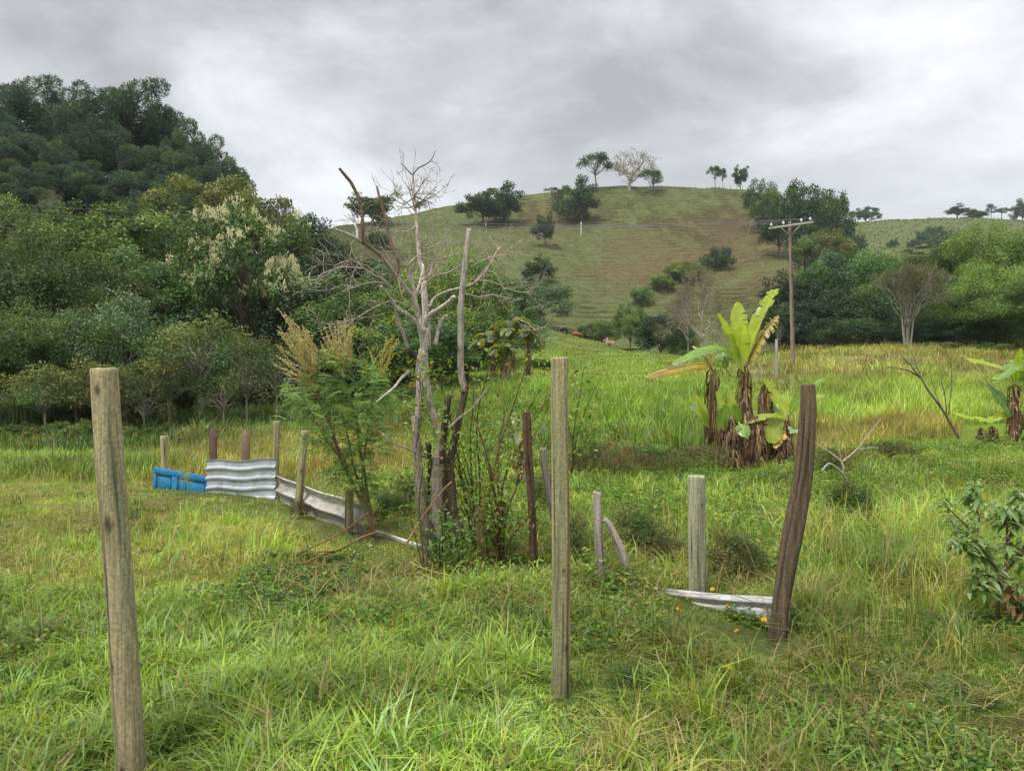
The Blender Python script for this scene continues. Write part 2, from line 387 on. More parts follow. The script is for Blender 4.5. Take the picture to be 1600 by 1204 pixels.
def ground_colour(x, y, z):
    px = pix(x, y); Z = zone(x, y)
    n = fbm(x / .7, y / .7, 3, 51); n2 = fbm(x / 5, y / 5, 3, 52)
    c = np.ones(x.shape + (3,)) * c_green
    def mix(c, k, w): return c * (1 - w[..., None]) + np.asarray(k) * w[..., None]
    c = mix(c, c_hill, smooth(60, 140, y))
    c = mix(c, c_lush * .6, Z['lush'])
    c = mix(c, c_dark, Z['mix'] * .6)
    c = mix(c, c_dry * .8, Z['mown'] * (.25 + .6 * smooth(.4, .65, n)))
    c = mix(c, c_dark, Z['mid'] * .5)
    c = mix(c, c_rust, Z['rust'] * .8)
    c = mix(c, c_lush * .7, Z['tall'] * .8)
    c = mix(c, s2l(160, 152, 106, .75), Z['field'] * (.7 + .3 * smooth(.35, .6, n2)))
    near = 1 - smooth(12, 25, y)
    c = mix(c, c_soil * .7, near * smooth(.56, .75, n) * .7)
    bm = brown_mask(x, y, z) * smooth(150, 175, y) * (1 - smooth(295, 305, y))
    hz = smooth(120, 160, y)
    c = mix(c, s2l(114, 124, 76, .7), hz * smooth(.45, .7, n2) * .6)
    c = mix(c, s2l(84, 70, 48, .5), hz * np.clip(H(x, y, True)[1] * (.5 + 1.5 * bm), 0, 1) * .9)
    ph = z / 1.15 * 1.0; 
    c = mix(c, c_hillb, bm * .85)
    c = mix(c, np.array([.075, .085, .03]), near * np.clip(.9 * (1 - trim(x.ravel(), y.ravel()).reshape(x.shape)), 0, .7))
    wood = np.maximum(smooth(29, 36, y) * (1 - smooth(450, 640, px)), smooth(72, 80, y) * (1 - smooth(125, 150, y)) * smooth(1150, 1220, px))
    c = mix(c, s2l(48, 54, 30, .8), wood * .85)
    return c

uu = np.concatenate([np.linspace(-2.6, -.8, 40)[:-1], np.linspace(-.8, .8, 620), np.linspace(.8, 2.6, 40)[1:]])
dd = np.concatenate([np.arange(-8, 2, .5), np.arange(2, 14, .10), np.arange(14, 40, .3), np.arange(40, 150, 1.2), np.arange(150, 312, .5), np.arange(312, 540, 4), np.arange(540, 1500, 40)])
U, D = np.meshgrid(uu, dd)
X = U * np.maximum(D, 3.0); Y = D
Zg = H(X, Y)
mb = MB()
nr, nc = X.shape
idx = np.arange(nr * nc).reshape(nr, nc)
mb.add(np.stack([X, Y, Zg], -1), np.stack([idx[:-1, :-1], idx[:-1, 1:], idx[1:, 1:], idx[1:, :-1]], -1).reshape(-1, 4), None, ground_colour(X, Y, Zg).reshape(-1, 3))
def groundmat():
    m, nt, out = newmat('pasture_ground')
    src = colvar(nt, 0)
    geo = N(nt, 'ShaderNodeNewGeometry')
    n1 = N(nt, 'ShaderNodeTexNoise'); n1.inputs['Scale'].default_value = 16; n1.inputs['Detail'].default_value = 9; n1.inputs['Roughness'].default_value = .8
    n2 = N(nt, 'ShaderNodeTexNoise'); n2.inputs['Scale'].default_value = .45; n2.inputs['Detail'].default_value = 8; n2.inputs['Roughness'].default_value = .75
    lk(nt, geo.outputs['Position'], n1.inputs['Vector']); lk(nt, geo.outputs['Position'], n2.inputs['Vector'])
    a = N(nt, 'ShaderNodeMapRange'); a.inputs[1].default_value = .3; a.inputs[2].default_value = .7; a.inputs[3].default_value = .35; a.inputs[4].default_value = 1.5
    b = N(nt, 'ShaderNodeMapRange'); b.inputs[1].default_value = .3; b.inputs[2].default_value = .7; b.inputs[3].default_value = .62; b.inputs[4].default_value = 1.3
    lk(nt, n1.outputs[0], a.inputs[0]); lk(nt, n2.outputs[0], b.inputs[0])
    mu = N(nt, 'ShaderNodeMath', operation='MULTIPLY'); lk(nt, a.outputs[0], mu.inputs[0]); lk(nt, b.outputs[0], mu.inputs[1])
    sc = N(nt, 'ShaderNodeVectorMath', operation='SCALE'); lk(nt, src, sc.inputs[0]); lk(nt, mu.outputs[0], sc.inputs['Scale'])
    bs = N(nt, 'ShaderNodeBsdfPrincipled'); bs.inputs['Roughness'].default_value = 1; bs.inputs['Specular IOR Level'].default_value = .1
    lk(nt, sc.outputs[0], bs.inputs['Base Color'])
    bp = N(nt, 'ShaderNodeBump'); bp.inputs['Strength'].default_value = .8; bp.inputs['Distance'].default_value = .25
    lk(nt, n2.outputs[0], bp.inputs['Height']); lk(nt, bp.outputs[0], bs.inputs['Normal'])
    lk(nt, bs.outputs[0], out.inputs['Surface'])
    return m
tag(mb.build('ground', groundmat()), 'rolling pasture ground rising to the green hill', 'ground', kind='structure')

# ------------------------------------------------------------------ grass
def fan_points(n, pxa, pxb, da, db, p=1.0):
    """random points of a fan-shaped patch; p=1 even per area, 0 more near the camera"""
    r = rng.random(n)
    d = (da ** (p + 1) + r * (db ** (p + 1) - da ** (p + 1))) ** (1 / (p + 1))
    px = rng.uniform(pxa, pxb, n)
    return (px - 800) / F * d, d

def blades(mb, x, y, h, w, lean, col, tip=1.25, az=None):
    n = len(x); z = H(x, y); h = np.broadcast_to(h, (n,)) * trim(x, y)
    az = rng.uniform(0, 2 * np.pi, n) if az is None else az
    dr = np.stack([np.cos(az), np.sin(az), np.zeros(n)], 1)
    ta = az + np.pi / 2 + rng.normal(0, .5, n)
    wv = np.stack([np.cos(ta), np.sin(ta), np.zeros(n)], 1) * (np.broadcast_to(w, (n,)) * .5)[:, None]
    b = np.stack([x, y, z - .02], 1); h = np.broadcast_to(h, (n,))[:, None]; lean = np.broadcast_to(lean, (n,))[:, None]
    up = np.array([[0, 0, 1.0]])
    m = b + up * h * .6 + dr * h * lean * .28
    drop = np.clip(lean - .6, 0, 1) * .45
    t = b + up * h * (1 - drop) + dr * h * lean
    v = np.stack([b - wv * .7, b + wv * .7, m + wv, m - wv, t], 1).reshape(-1, 3)
    i = np.arange(n)[:, None] * 5
    c = np.repeat(col[:, None, :], 5, 1).copy()
    c[:, 4] *= tip; c[:, :2] *= np.array([1.0, .96, .9])
    mb.add(v, i + np.array([[0, 1, 2, 3]]), i + np.array([[3, 2, 4]]), np.clip(c, 0, 1).reshape(-1, 3))

def grass(mb, zk, ncl, per, box, h, w, lean, cols, wts, spread, thr=.3, p=1.0, hvar=.35):
    x, y = fan_points(ncl, *box, p)
    if zk:
        zz = zone(x, y)[zk]; k = rng.random(ncl) * .8 + .1 < zz; x = x[k]; y = y[k]
    n = len(x)
    patch = fbm(x / 1.3, y / 1.3, 3, 61)
    hh = h[0] + (h[1] - h[0]) * np.clip((patch - .25) * 1.8 + rng.normal(0, .2, n), 0, 1.2)
    ci = rng.choice(len(cols), n, p=np.array(wts) / sum(wts))
    # neighbouring clumps share their kind
    pn = fbm(x / .8, y / .8, 2, 71); 
    cc = np.asarray(cols)[ci] * ((.5 + 1.0 * pn) * (.74 + .52 * smooth(.3, .7, fbm(x / 2.6, y / 4.5, 3, 77))))[:, None] * rng.uniform(.8, 1.2, (n, 1))
    az0 = rng.uniform(0, 2 * np.pi, n)
    X = np.repeat(x, per) + rng.normal(0, 1, n * per) * np.repeat(spread * y ** .0, per).reshape(-1)
    Y = np.repeat(y, per) + rng.normal(0, 1, n * per) * np.repeat(spread * y ** .0, per).reshape(-1)
    hb = np.repeat(hh, per) * rng.uniform(1 - hvar, 1 + hvar, n * per)
    ln = np.abs(rng.normal(lean, lean * .5, n * per))
    azb = np.repeat(az0, per) + rng.normal(0, 1.3, n * per)
    cb = np.repeat(cc, per, 0) * rng.uniform(.75, 1.25, (n * per, 1))
    # bruised, yellowed blades
    dead = rng.random(n * per) < .07
    cb[dead] = s2l(168, 150, 92, .8) * rng.uniform(.7, 1.1, (dead.sum(), 1))
    blades(mb, X, Y, hb, w * rng.uniform(.7, 1.35, n * per), ln, cb, az=azb)

K = 1.04
g_a = s2l(144, 168, 66, K); g_b = s2l(116, 146, 58, K); g_c = s2l(166, 178, 90, K); g_d = s2l(80, 112, 48, K); g_e = s2l(172, 160, 98, K)
g_y = s2l(160, 164, 84, K); g_r = s2l(140, 112, 66, K); g_o = s2l(126, 128, 62, K); g_bl = s2l(134, 162, 100, K)

mb = MB()
grass(mb, 'lush', 20000, 12, (-420, 990, 2.1, 7.3), (.05, .16), .0085, .9, [g_a, g_b, g_c, g_d, g_bl], [5, 4, 2, 2, 1], .035)
grass(mb, 'lush', 620, 18, (-160, 960, 2.3, 6.8), (.12, .24), .010, .75, [g_a, g_b, g_bl], [4, 3, 2], .045)
tag(mb.build('lush_grass', M_GRASS), 'lush bright green broad bladed grass around the nearest posts', 'grass', kind='stuff')
mb = MB()
grass(mb, 'mix', 20500, 10, (780, 2200, 2.1, 7.8), (.025, .10), .0062, 1.0, [g_a, g_b, g_y, g_e, g_d, g_o], [5, 5, 3, 1.4, 2.5, 1.5], .04)
grass(mb, 'mix', 360, 18, (880, 2200, 2.6, 7.6), (.14, .28), .008, .75, [g_a, g_b, g_y, g_o], [3, 3, 2, 2], .05)
grass(mb, None, 640, 16, (1230, 2150, 4.6, 9.0), (.25, .5), .006, .9, [g_y, g_o, g_e, g_b, g_d], [2, 2, .8, 4, 2], .07)
tag(mb.build('weedy_grass', M_GRASS), 'short weedy grass mixed with straw at the lower right', 'grass', kind='stuff')
mb = MB()
grass(mb, 'mown', 19000, 8, (-480, 720, 5.6, 15.5), (.03, .11), .008, 1.0, [g_y, g_a, g_e, g_c, g_b, g_o], [4, 3, 2.6, 2, 2, 2], .05)
grass(mb, 'mown', 700, 16, (-220, 720, 5.8, 15.5), (.1, .26), .009, .7, [g_a, g_b, g_y, g_d], [3, 3, 2, 1], .07)
tag(mb.build('trampled_grass', M_GRASS), 'short yellowing trampled grass before the tin fence', 'grass', kind='stuff')
mb = MB()
grass(mb, 'mid', 24000, 8, (540, 2150, 6.0, 19.5), (.04, .15), .012, .9, [g_a, g_b, g_y, g_c, g_d, g_o, g_e], [4, 5, 2, 2, 4, 1.6, .6], .07)
grass(mb, 'mid', 1050, 20, (640, 2150, 6.5, 19.5), (.15, .36), .012, .65, [g_a, g_b, g_d, g_y], [4, 3, 2, 2], .12)
tag(mb.build('meadow_grass', M_GRASS), 'fresh green tussocky grass between posts and banana plants', 'grass', kind='stuff')
mb = MB()
grass(mb, 'talll', 5200, 10, (-520, 320, 13.5, 26), (.12, .42), .013, .6, [g_a, g_b, g_d, g_y, g_o], [3, 4, 3, 1, 2], .15)
grass(mb, 'rust', 6500, 8, (220, 720, 13, 34), (.1, .38), .012, .5, [g_r, g_o, g_b, g_y, g_e], [2.6, 3, 2.5, 2, 1], .15)
grass(mb, 'rust', 3800, 8, (1220, 1520, 16, 26), (.2, .5), .012, .5, [g_r, g_o, g_y, g_e, g_b], [3, 3, 2, 1, 2], .15)
tag(mb.build('rusty_grass', M_GRASS), 'tall rusty seed grass behind the tin fence', 'grass', kind='stuff')
mb = MB()
grass(mb, 'tall', 8500, 11, (630, 1160, 16, 40), (.15, .75), .022, .55, [g_b, s2l(112, 148, 52, K), g_d, g_a, g_o], [4, 4, 4, 2.4, 1.6], .2)
grass(mb, 'tall', 9000, 10, (1160, 2050, 22, 37), (.35, .8), .018, .45, [g_a, g_b, g_c, g_y], [4, 4, 2, 1.5], .17)
tag(mb.build('tall_grass', M_GRASS), 'tall bright green fodder grass across the middle ground', 'grass', kind='stuff')
mb = MB()
grass(mb, 'field', 15000, 6, (1120, 2000, 32, 78), (.06, .32), .03, .7, [s2l(164, 158, 112, .9), s2l(146, 140, 92, .9), g_o, g_y], [5, 4, 2, 1.5], .5)
grass(mb, None, 900, 22, (1130, 1720, 30, 76), (.3, .7), .035, .6, [g_o, g_y, g_b, g_r], [3, 2, 1, 1], .5)
grass(mb, None, 20000, 4, (560, 1160, 34, 155), (.08, .3), .05, .7, [g_a, g_b, g_y, g_d, g_o], [3, 4, 2, 2, 2], .5)
grass(mb, None, 5000, 6, (-220, 700, 26, 46), (.2, .6), .03, .7, [g_d, s2l(70, 100, 40, K), g_o, s2l(64, 98, 50, K)], [3, 4, 2, 2], .25)
tag(mb.build('pasture_grass', M_GRASS), 'dry pale field grass and far green pasture', 'grass', kind='stuff')
# hillside tufts
mb = MB()
x, y = fan_points(24000, 470, 1300, 140, 312)
z = H(x, y); bm = brown_mask(x, y, z)
k = rng.random(len(x)) > bm * .55
x, y, bm = x[k], y[k], bm[k]
hc = np.array([s2l(114, 128, 72, .7), s2l(102, 120, 64, .7), s2l(128, 134, 84, .7), s2l(84, 102, 54, .7)])[rng.choice(4, len(x), p=[.4, .3, .2, .1])]
hc = hc * (1 - .5 * bm[:, None]) + s2l(118, 98, 70, .8) * .5 * bm[:, None]
blades(mb, x, y, rng.uniform(.08, .28, len(x)), rng.uniform(.15, .45, len(x)), 1.2, hc * rng.uniform(.7, 1.15, (len(x), 1)))
x, y = fan_points(9000, 1290, 1700, 320, 520)
blades(mb, x, y, rng.uniform(.3, .8, len(x)), rng.uniform(.4, 1.2, len(x)), .7, s2l(130, 140, 76, .8) * rng.uniform(.6, 1.1, (len(x), 1)))
tag(mb.build('hillside_tufts', M_GRASS), 'sparse grass tufts scattered over the far hillside', 'grass', kind='stuff')

# small broad-leaved weeds among the grass
mb = MB()
def herbs(mb, zk, n, box, hgt, ll, cols, per=9):
    x, y = fan_points(n, *box)
    if zk:
        k = rng.random(n) < zone(x, y)[zk]; x = x[k]; y = y[k]
    k = (fbm(x / .9, y / .9, 2, 81) > .47) & (trim(x, y) > .46); x = x[k]; y = y[k]; n = len(x)
    hh = rng.uniform(.4, 1, n) * hgt * np.clip(trim(x, y) * 1.3, .2, 1)
    c = np.asarray(cols)[rng.integers(0, len(cols), n)]
    X = np.repeat(x, per); Y = np.repeat(y, per)
    a = rng.uniform(0, 6.283, n * per); r = rng.uniform(.0, .5, n * per) * np.repeat(hh, per)
    X = X + np.cos(a) * r; Y = Y + np.sin(a) * r
    Zz = H(X, Y) + np.repeat(hh, per) * rng.uniform(.25, 1, n * per)
    ax = np.stack([np.cos(a), np.sin(a), rng.uniform(-.5, .5, n * per)], 1)
    nm = np.stack([rng.normal(0, .4, n * per), rng.normal(0, .4, n * per), np.ones(n * per)], 1)
    l = ll * rng.uniform(.6, 1.3, n * per)
    leaves(mb, np.stack([X, Y, Zz], 1), ax, nm, l, l * .5, np.repeat(c, per, 0) * rng.uniform(.7, 1.25, (n * per, 1)))
hg = [s2l(86, 124, 46, K), s2l(110, 142, 56, K), s2l(70, 100, 44, K), s2l(132, 140, 62, K)]
herbs(mb, 'mix', 13500, (840, 2200, 2.2, 7.6), .13, .035, hg)
herbs(mb, 'mid', 11500, (560, 2150, 6.2, 18), .28, .06, hg)
herbs(mb, 'lush', 1500, (-120, 950, 2.6, 6.4), .16, .04, hg)
herbs(mb, None, 1100, (560, 1000, 6.0, 9.5), .35, .045, hg + [s2l(120, 100, 60, K)])
herbs(mb, None, 500, (200, 620, 5.4, 7.0), .22, .045, hg[:3])
herbs(mb, None, 1100, (220, 580, 5.8, 7.6), .1, .045, [s2l(58, 92, 44, K), s2l(72, 104, 50, K), s2l(52, 80, 44, K)], 12)
herbs(mb, None, 700, (1100, 1220, 6.05, 6.9), .3, .05, [s2l(62, 96, 44, K), s2l(84, 112, 50, K)], 10)
tag(mb.build('broadleaf_weeds', M_LEAF1), 'small broad leaved weeds growing through the grass', 'weeds', kind='stuff')

# straw lying and standing in the grass
mb = MB()
def straw(mb, n, box, ln, w, stand, cols):
    x, y = fan_points(n, *box); k = (fbm(x / .7, y / .7, 2, 91) > .42) & (trim(x, y) > .5); x = x[k]; y = y[k]; n = len(x)
    a = rng.uniform(0, 6.283, n); l = rng.uniform(.4, 1, n) * ln
    z = H(x, y); el = np.abs(rng.normal(0, stand, n))
    d = np.stack([np.cos(a) * np.cos(el), np.sin(a) * np.cos(el), np.sin(el)], 1)
    b = np.stack([x, y, z + rng.uniform(.02, .1, n)], 1)
    sd = nrm(np.cross(d, np.array([[0, 0, 1.0]]))) * (w * .5)
    m = b + d * l[:, None] * .5 + np.array([[0, 0, 1]]) * (l * .08)[:, None]
    t = b + d * l[:, None] 
    v = np.stack([b - sd, b + sd, m + sd, m - sd, t], 1).reshape(-1, 3); i = np.arange(n)[:, None] * 5
    c = np.asarray(cols)[rng.integers(0, len(cols), n)] * rng.uniform(.6, 1.15, (n, 1))
    mb.add(v, i + np.array([[0, 1, 2, 3]]), i + np.array([[3, 2, 4]]), np.repeat(c, 5, 0))
sc_ = [s2l(190, 174, 118, .8), s2l(168, 148, 96, .8), s2l(150, 136, 88, .8)]
straw(mb, 2600, (860, 1760, 2.3, 7.5), .3, .0045, .2, sc_)
straw(mb, 7000, (-200, 720, 6.0, 14.5), .4, .006, .15, sc_)
straw(mb, 2600, (380, 1300, 5.6, 8.5), .5, .005, .3, sc_)
straw(mb, 500, (-100, 900, 2.6, 6.2), .45, .005, .5, sc_)
straw(mb, 1500, (1200, 1760, 4.5, 12), .6, .005, .6, sc_)
tag(mb.build('dry_straw', M_GRASS), 'pale dry straw stalks strewn through the grass', 'straw', kind='stuff')
# ------------------------------------------------------------------ tree kinds (each built once, copied with its parts)
def limb(mb, a, b, r0, r1, lift, col, sides=5, sub=3, wob=.12):
    a = np.asarray(a, float); b = np.asarray(b, float)
    L = np.linalg.norm(b - a)
    m1 = a + (b - a) * .35 + np.array([0, 0, lift * L]) + rng.normal(0, wob * L * .5, 3)
    m2 = a + (b - a) * .7 + np.array([0, 0, lift * L * .8]) + rng.normal(0, wob * L * .5, 3)
    tube(mb, [a, m1, m2, b], np.linspace(r0, r1, 4), sides, jit(col, 1, .15)[0], sub)
    return m2

def clump_leaves(mb, c, r, n, ll, lw, col, flat=.75, out=.8, up=.5, rnd=.6, hang=0.0, colj=.25):
    d = rdir(n); d[:, 2] *= flat
    rad = rng.random(n) ** .45
    p = c + d * (rad * r)[:, None]
    nm = nrm(d * out + np.array([0, 0, up]) + rng.normal(0, rnd, (n, 3)))
    ax = nrm(np.cross(nm, rdir(n)) + np.array([0, 0, -hang]) + d * .3)
    l = ll * rng.uniform(.6, 1.35, n)
    leaves(mb, p, ax, nm, l, lw * l / ll, jit(col, n, colj, .1))

def crown_points(n, R, Rz, zc, lump, fill=.45, low=-.75):
    pts = []
    sd = rng.integers(0, 999)
    while len(pts) < n:
        d = rdir(1)[0]
        if d[2] < low: continue
        f = 1 + lump * 2 * (fbm(np.array([d[0] * 2.2 + 9]), np.array([d[1] * 2.2 + d[2] * 1.7]), 2, sd)[0] - .5)
        k = (fill + (1 - fill) * rng.random() ** .6)
        pts.append(np.array([d[0] * R * f * k, d[1] * R * f * k, zc + d[2] * Rz * f * k]))
    return np.array(pts)

BARK = s2l(112, 98, 84, .8); BARKG = s2l(150, 142, 130, .85); BARKD = s2l(78, 66, 56, .8)
PROTO = {}

def reg(key, H_, R_, parts):
    PROTO[key] = dict(H=H_, R=R_, parts=parts)

def broad(key, Hh, R, base, ncl, cr, per, ll, lw, cols, bark=BARK, tr=.22, lump=.35, lean=.0, zc=None, Rz=None, flat=.75, up=.5, hang=0, fill=.45, low=-.7, fork=.3, extra=None, colj=.25, nlimb=26):
    """trunk with limbs to the leaf clumps of an uneven crown"""
    tb = MB(); lb = MB()
    Rz = Rz or (Hh - base) / 2; zc = zc if zc is not None else Hh - Rz
    top = np.array([lean * R, 0, base + (Hh - base) * .55])
    fk = np.array([lean * R * fork, rng.normal(0, .02) * Hh, base * .9 + .1])
    tp = np.array([[0, 0, -.4], [0, 0, 0.0], fk * np.array([.5, .6, .5]) + rng.normal(0, .01 * Hh, 3), fk, (fk + top) / 2 + rng.normal(0, .02 * Hh, 3), top])
    tube(tb, tp, np.array([1.35, 1.1, .95, .85, .55, .2]) * tr, 8, bark, 4, rough=.06)
    pts = crown_points(ncl, R, Rz, zc, lump, fill, low)
    for i, c in enumerate(pts):
        if i < nlimb:
            t = rng.uniform(.0, .8); a = fk * (1 - t) + top * t
            m = limb(tb, a, c, tr * .42 * (1 - .5 * t), tr * .07, .08, bark)
        rr = cr * rng.uniform(.6, 1.35)
        col = np.asarray(cols[rng.integers(0, len(cols))]) * rng.uniform(.8, 1.25)
        clump_leaves(lb, c, rr, int(per * (rr / cr) ** 2), ll, lw, col, flat, .8, up, .6, hang, colj)
    parts = [('trunk', tb.mesh(key + '_trunk', M_BARK)), ('crown', lb.mesh(key + '_crown', M_LEAF, False))]
    if extra: parts += extra(pts)
    reg(key, Hh, R, parts)

def tufted(key, Hh, R, base, ncl, cr, per, cols):
    """dark tree whose foliage stands in round needle tufts at the branch ends"""
    tb = MB(); lb = MB()
    tube(tb, [[0, 0, -.5], [.1, 0, base * .5], [-.1, .1, base], [0, 0, Hh * .9]], [.42, .34, .28, .08], 8, BARKD, 5, rough=.05)
    pts = crown_points(ncl, R, (Hh - base) / 2, (Hh + base) / 2, .32, .35, -.9)
    for c in pts:
        limb(tb, [0, 0, min(max(c[2] - .25 * np.hypot(c[0], c[1]), base * .6), Hh * .88)], c, .11, .035, -.04, BARKD, 4)
        r = cr * rng.uniform(.6, 1.35); n = int(per * (r / cr) ** 2)
        d = rdir(n); d[:, 2] = d[:, 2] * .85 + .12; d = nrm(d)
        col = np.asarray(cols[rng.integers(0, len(cols))]) * rng.uniform(.75, 1.3)
        leaves(lb, c + d * (r * rng.uniform(.45, .88, n) * np.array([1, 1, .8])[2] )[:, None] * np.array([1, 1, .85]), nrm(d + rng.normal(0, .5, (n, 3))), rdir(n), rng.uniform(.22, .42, n), .085, jit(col, n, .25, .08), .05, .6)
    reg(key, Hh, R, [('trunk', tb.mesh(key + '_trunk', M_BARK)), ('crown', lb.mesh(key + '_crown', M_LEAF, False))])

def twig_tree(mb, p, d, L, r, depth, spread, col, up=.1, kids=(2, 4), tips=None, minr=.012, taper=.62):
    d = nrm(d); q = p + d * L
    m = p + d * L * .5 + rng.normal(0, L * .07, 3)
    tube(mb, [p, m, q], [r, r * .85, r * .7], 6 if depth > 2 else (4 if depth > 1 else 3), jit(col, 1, .12)[0], 2, cap=depth > 2)
    if depth == 0:
        if tips is not None: tips.append(q)
        return
    for i in range(rng.integers(*kids) + 0):
        nd = nrm(d + rng.normal(0, spread, 3) + np.array([0, 0, up]))
        s = q if i < 2 else p + d * L * rng.uniform(.4, .9)
        twig_tree(mb, s, nd, L * rng.uniform(.58, .85), max(r * taper * rng.uniform(.8, 1.1), minr), depth - 1, spread, col, up, kids, tips, minr, taper)

def bare(key, Hh, R, col, depth=5, spread=.45, trunk=.25, leafcol=None, stems=1, L0=.3, leafn=6, ll=.3, minr=.02, up=.12, base=.0, sp=.28, KK=4):
    tb = MB(); bb = MB(); tips = []
    for s in range(stems):
        a = s * 6.283 / stems + rng.uniform(0, 1)
        o = np.array([math.cos(a), math.sin(a), 0]) * (.25 if stems > 1 else 0)
        d = nrm(np.array([math.cos(a) * (sp if stems > 1 else .04), math.sin(a) * (sp if stems > 1 else .04), 1]))
        q = o + d * Hh * (L0 + base)
        tube(tb, [o - [0, 0, .4], o + d * Hh * (L0 + base) * .5 + rng.normal(0, .015 * Hh, 3), q], [trunk, trunk * .85, trunk * .75], 8, col, 4, rough=.05)
        for k in range(KK):
            nd = nrm(d + rng.normal(0, spread, 3)); twig_tree(bb, q if k < 3 else o + d * Hh * (L0 + base) * .75, nd, Hh * .24, trunk * .55, depth - 1, spread, col, up, (2, 4), tips, minr)
    parts = [('trunk', tb.mesh(key + '_trunk', M_BARK)), ('branches', bb.mesh(key + '_branches', M_BARK))]
    zmax = max(v[:, 2].max() for v in bb.v); rmax = np.percentile(np.concatenate([np.hypot(v[:, 0], v[:, 1]) for v in bb.v]), 97)
    if leafcol is not None:
        lb = MB(); tp = np.array(tips)
        p = np.repeat(tp, leafn, 0) + rng.normal(0, ll * 1.6, (len(tp) * leafn, 3))
        leaves(lb, p, rdir(len(p)), rdir(len(p)) + np.array([0, 0, .5]), ll * rng.uniform(.6, 1.2, len(p)), ll * .5, jit(leafcol, len(p), .3, .15))
        parts.append(('crown', lb.mesh(key + '_crown', M_LEAF, False)))
    reg(key, zmax, rmax, parts)

def bamboo(key, Hh, R, ncul, cols, ll=.42):
    tb = MB(); lb = MB()
    for i in range(ncul):
        a = rng.uniform(0, 6.283); b = rng.random() ** .5 * R * .28; out = rng.uniform(.25, 1.0) * R
        h = Hh * rng.uniform(.55, 1.0) * (1.05 - .25 * out / R)
        o = np.array([math.cos(a) * b, math.sin(a) * b, 0]); e = np.array([math.cos(a), math.sin(a), 0]) * out
        p = catmull([o, o + e * .1 + [0, 0, h * .5], o + e * .4 + [0, 0, h * .9], o + e * .8 + [0, 0, h], o + e * 1.05 + [0, 0, h * .88]], 6)
        tube(tb, p, np.linspace(.06, .012, len(p)), 4, s2l(118, 128, 70, .7), 0)
        for j in range(5, len(p)):
            for k in range(3):
                c = p[j] + rng.normal(0, .45, 3) + np.array([0, 0, -.15]); n = 15
                d = rdir(n); d[:, 2] = -np.abs(d[:, 2]) * .6 - .1
                col = np.asarray(cols[rng.integers(0, len(cols))]) * rng.uniform(.8, 1.25)
                pp = c + rng.normal(0, .42, (n, 3)) * [1, 1, .6]
                leaves(lb, pp, d + e / max(out, .1) * .4, rdir(n) * .6 + [0, 0, .8], ll * rng.uniform(.6, 1.3, n), ll * .2, jit(col, n, .22, .08), .05)
    reg(key, Hh, R, [('culms', tb.mesh(key + '_culms', M_BARK)), ('foliage', lb.mesh(key + '_foliage', M_LEAF, False))])

KL = .88
d1, d2, d3 = s2l(58, 78, 52, KL), s2l(48, 68, 46, KL), s2l(70, 90, 56, KL)
m1, m2, m3 = s2l(92, 118, 56, KL), s2l(78, 106, 50, KL), s2l(110, 130, 64, KL)
o1, o2, o3 = s2l(104, 112, 58, KL), s2l(88, 98, 50, KL), s2l(122, 124, 68, KL)
b1, b2 = s2l(92, 118, 84, KL), s2l(108, 130, 98, KL)
y1, y2 = s2l(128, 146, 62, KL), s2l(146, 156, 74, KL)

tufted('tuft', 17, 6.5, 3.5, 110, 1.35, 480, [s2l(72, 96, 74, KL), s2l(60, 84, 66, KL), s2l(88, 108, 74, KL), s2l(70, 90, 74, KL)])
tufted('tuft2', 15, 5.0, 4, 66, 1.3, 480, [s2l(72, 96, 74, KL), s2l(62, 84, 66, KL), s2l(84, 104, 74, KL)])
broad('dense', 12, 5.2, 2.0, 100, 1.15, 150, .36, .2, [m1, m2, m2, m3], lump=.35)
broad('dense2', 11, 5.0, 1.6, 90, 1.2, 150, .34, .17, [m2, m1, b1, m2], lump=.45, colj=.3)
broad('dark', 12, 5.4, 1.6, 95, 1.25, 150, .36, .2, [d1, d2, d3, d2], lump=.4)
broad('dark2', 10, 5.0, 1.2, 85, 1.2, 150, .32, .17, [d2, d1, d3, m2], lump=.45)
broad('olive', 11, 6.0, 4.5, 95, 1.0, 150, .3, .16, [o1, o2, o1, o3], lump=.3, zc=6.9, Rz=3.6, flat=.5, low=-.5)
broad('umbrella', 10, 5.5, 5.0, 60, 1.05, 150, .3, .16, [o2, o1, m2], lump=.3, zc=7.2, Rz=2.6, flat=.4, low=-.25, nlimb=34)
broad('spread', 14, 8.0, 4.0, 95, 1.25, 120, .42, .22, [d3, m2, d1], lump=.4, zc=9.0, Rz=4.6, flat=.5, low=-.4, nlimb=45, tr=.35)
broad('open', 10, 4.2, 4.0, 26, 1.0, 80, .4, .22, [d3, d1, m2], lump=.5, nlimb=26, tr=.2, low=-.6)
broad('blueg', 8, 4.5, .8, 90, 1.0, 150, .26, .12, [b1, b2, b1, m2], lump=.4)
broad('light', 9, 4.2, .8, 85, 1.0, 150, .3, .15, [y1, m1, m3, m1], lump=.4)
broad('scrub', 5.5, 3.0, 2.0, 46, .75, 110, .17, .09, [o1, o2, m2, o3, o2], lump=.45, tr=.09, bark=BARKG, nlimb=40, low=-.6, fork=.8)
broad('scrub2', 5.0, 2.6, 1.4, 34, .7, 90, .16, .08, [o2, m2, o1, d3], lump=.5, tr=.07, bark=BARKG, nlimb=34, low=-.8, fork=1.0)
broad('bush', 2.2, 1.7, .15, 50, .5, 130, .17, .09, [m1, m2, o1], lump=.5, tr=.05, low=-.35, Rz=1.25, zc=.95)
broad('dkbush', 2.2, 1.8, .15, 50, .5, 130, .17, .09, [d3, m2, d1], lump=.5, tr=.05, low=-.35, Rz=1.25, zc=.95)
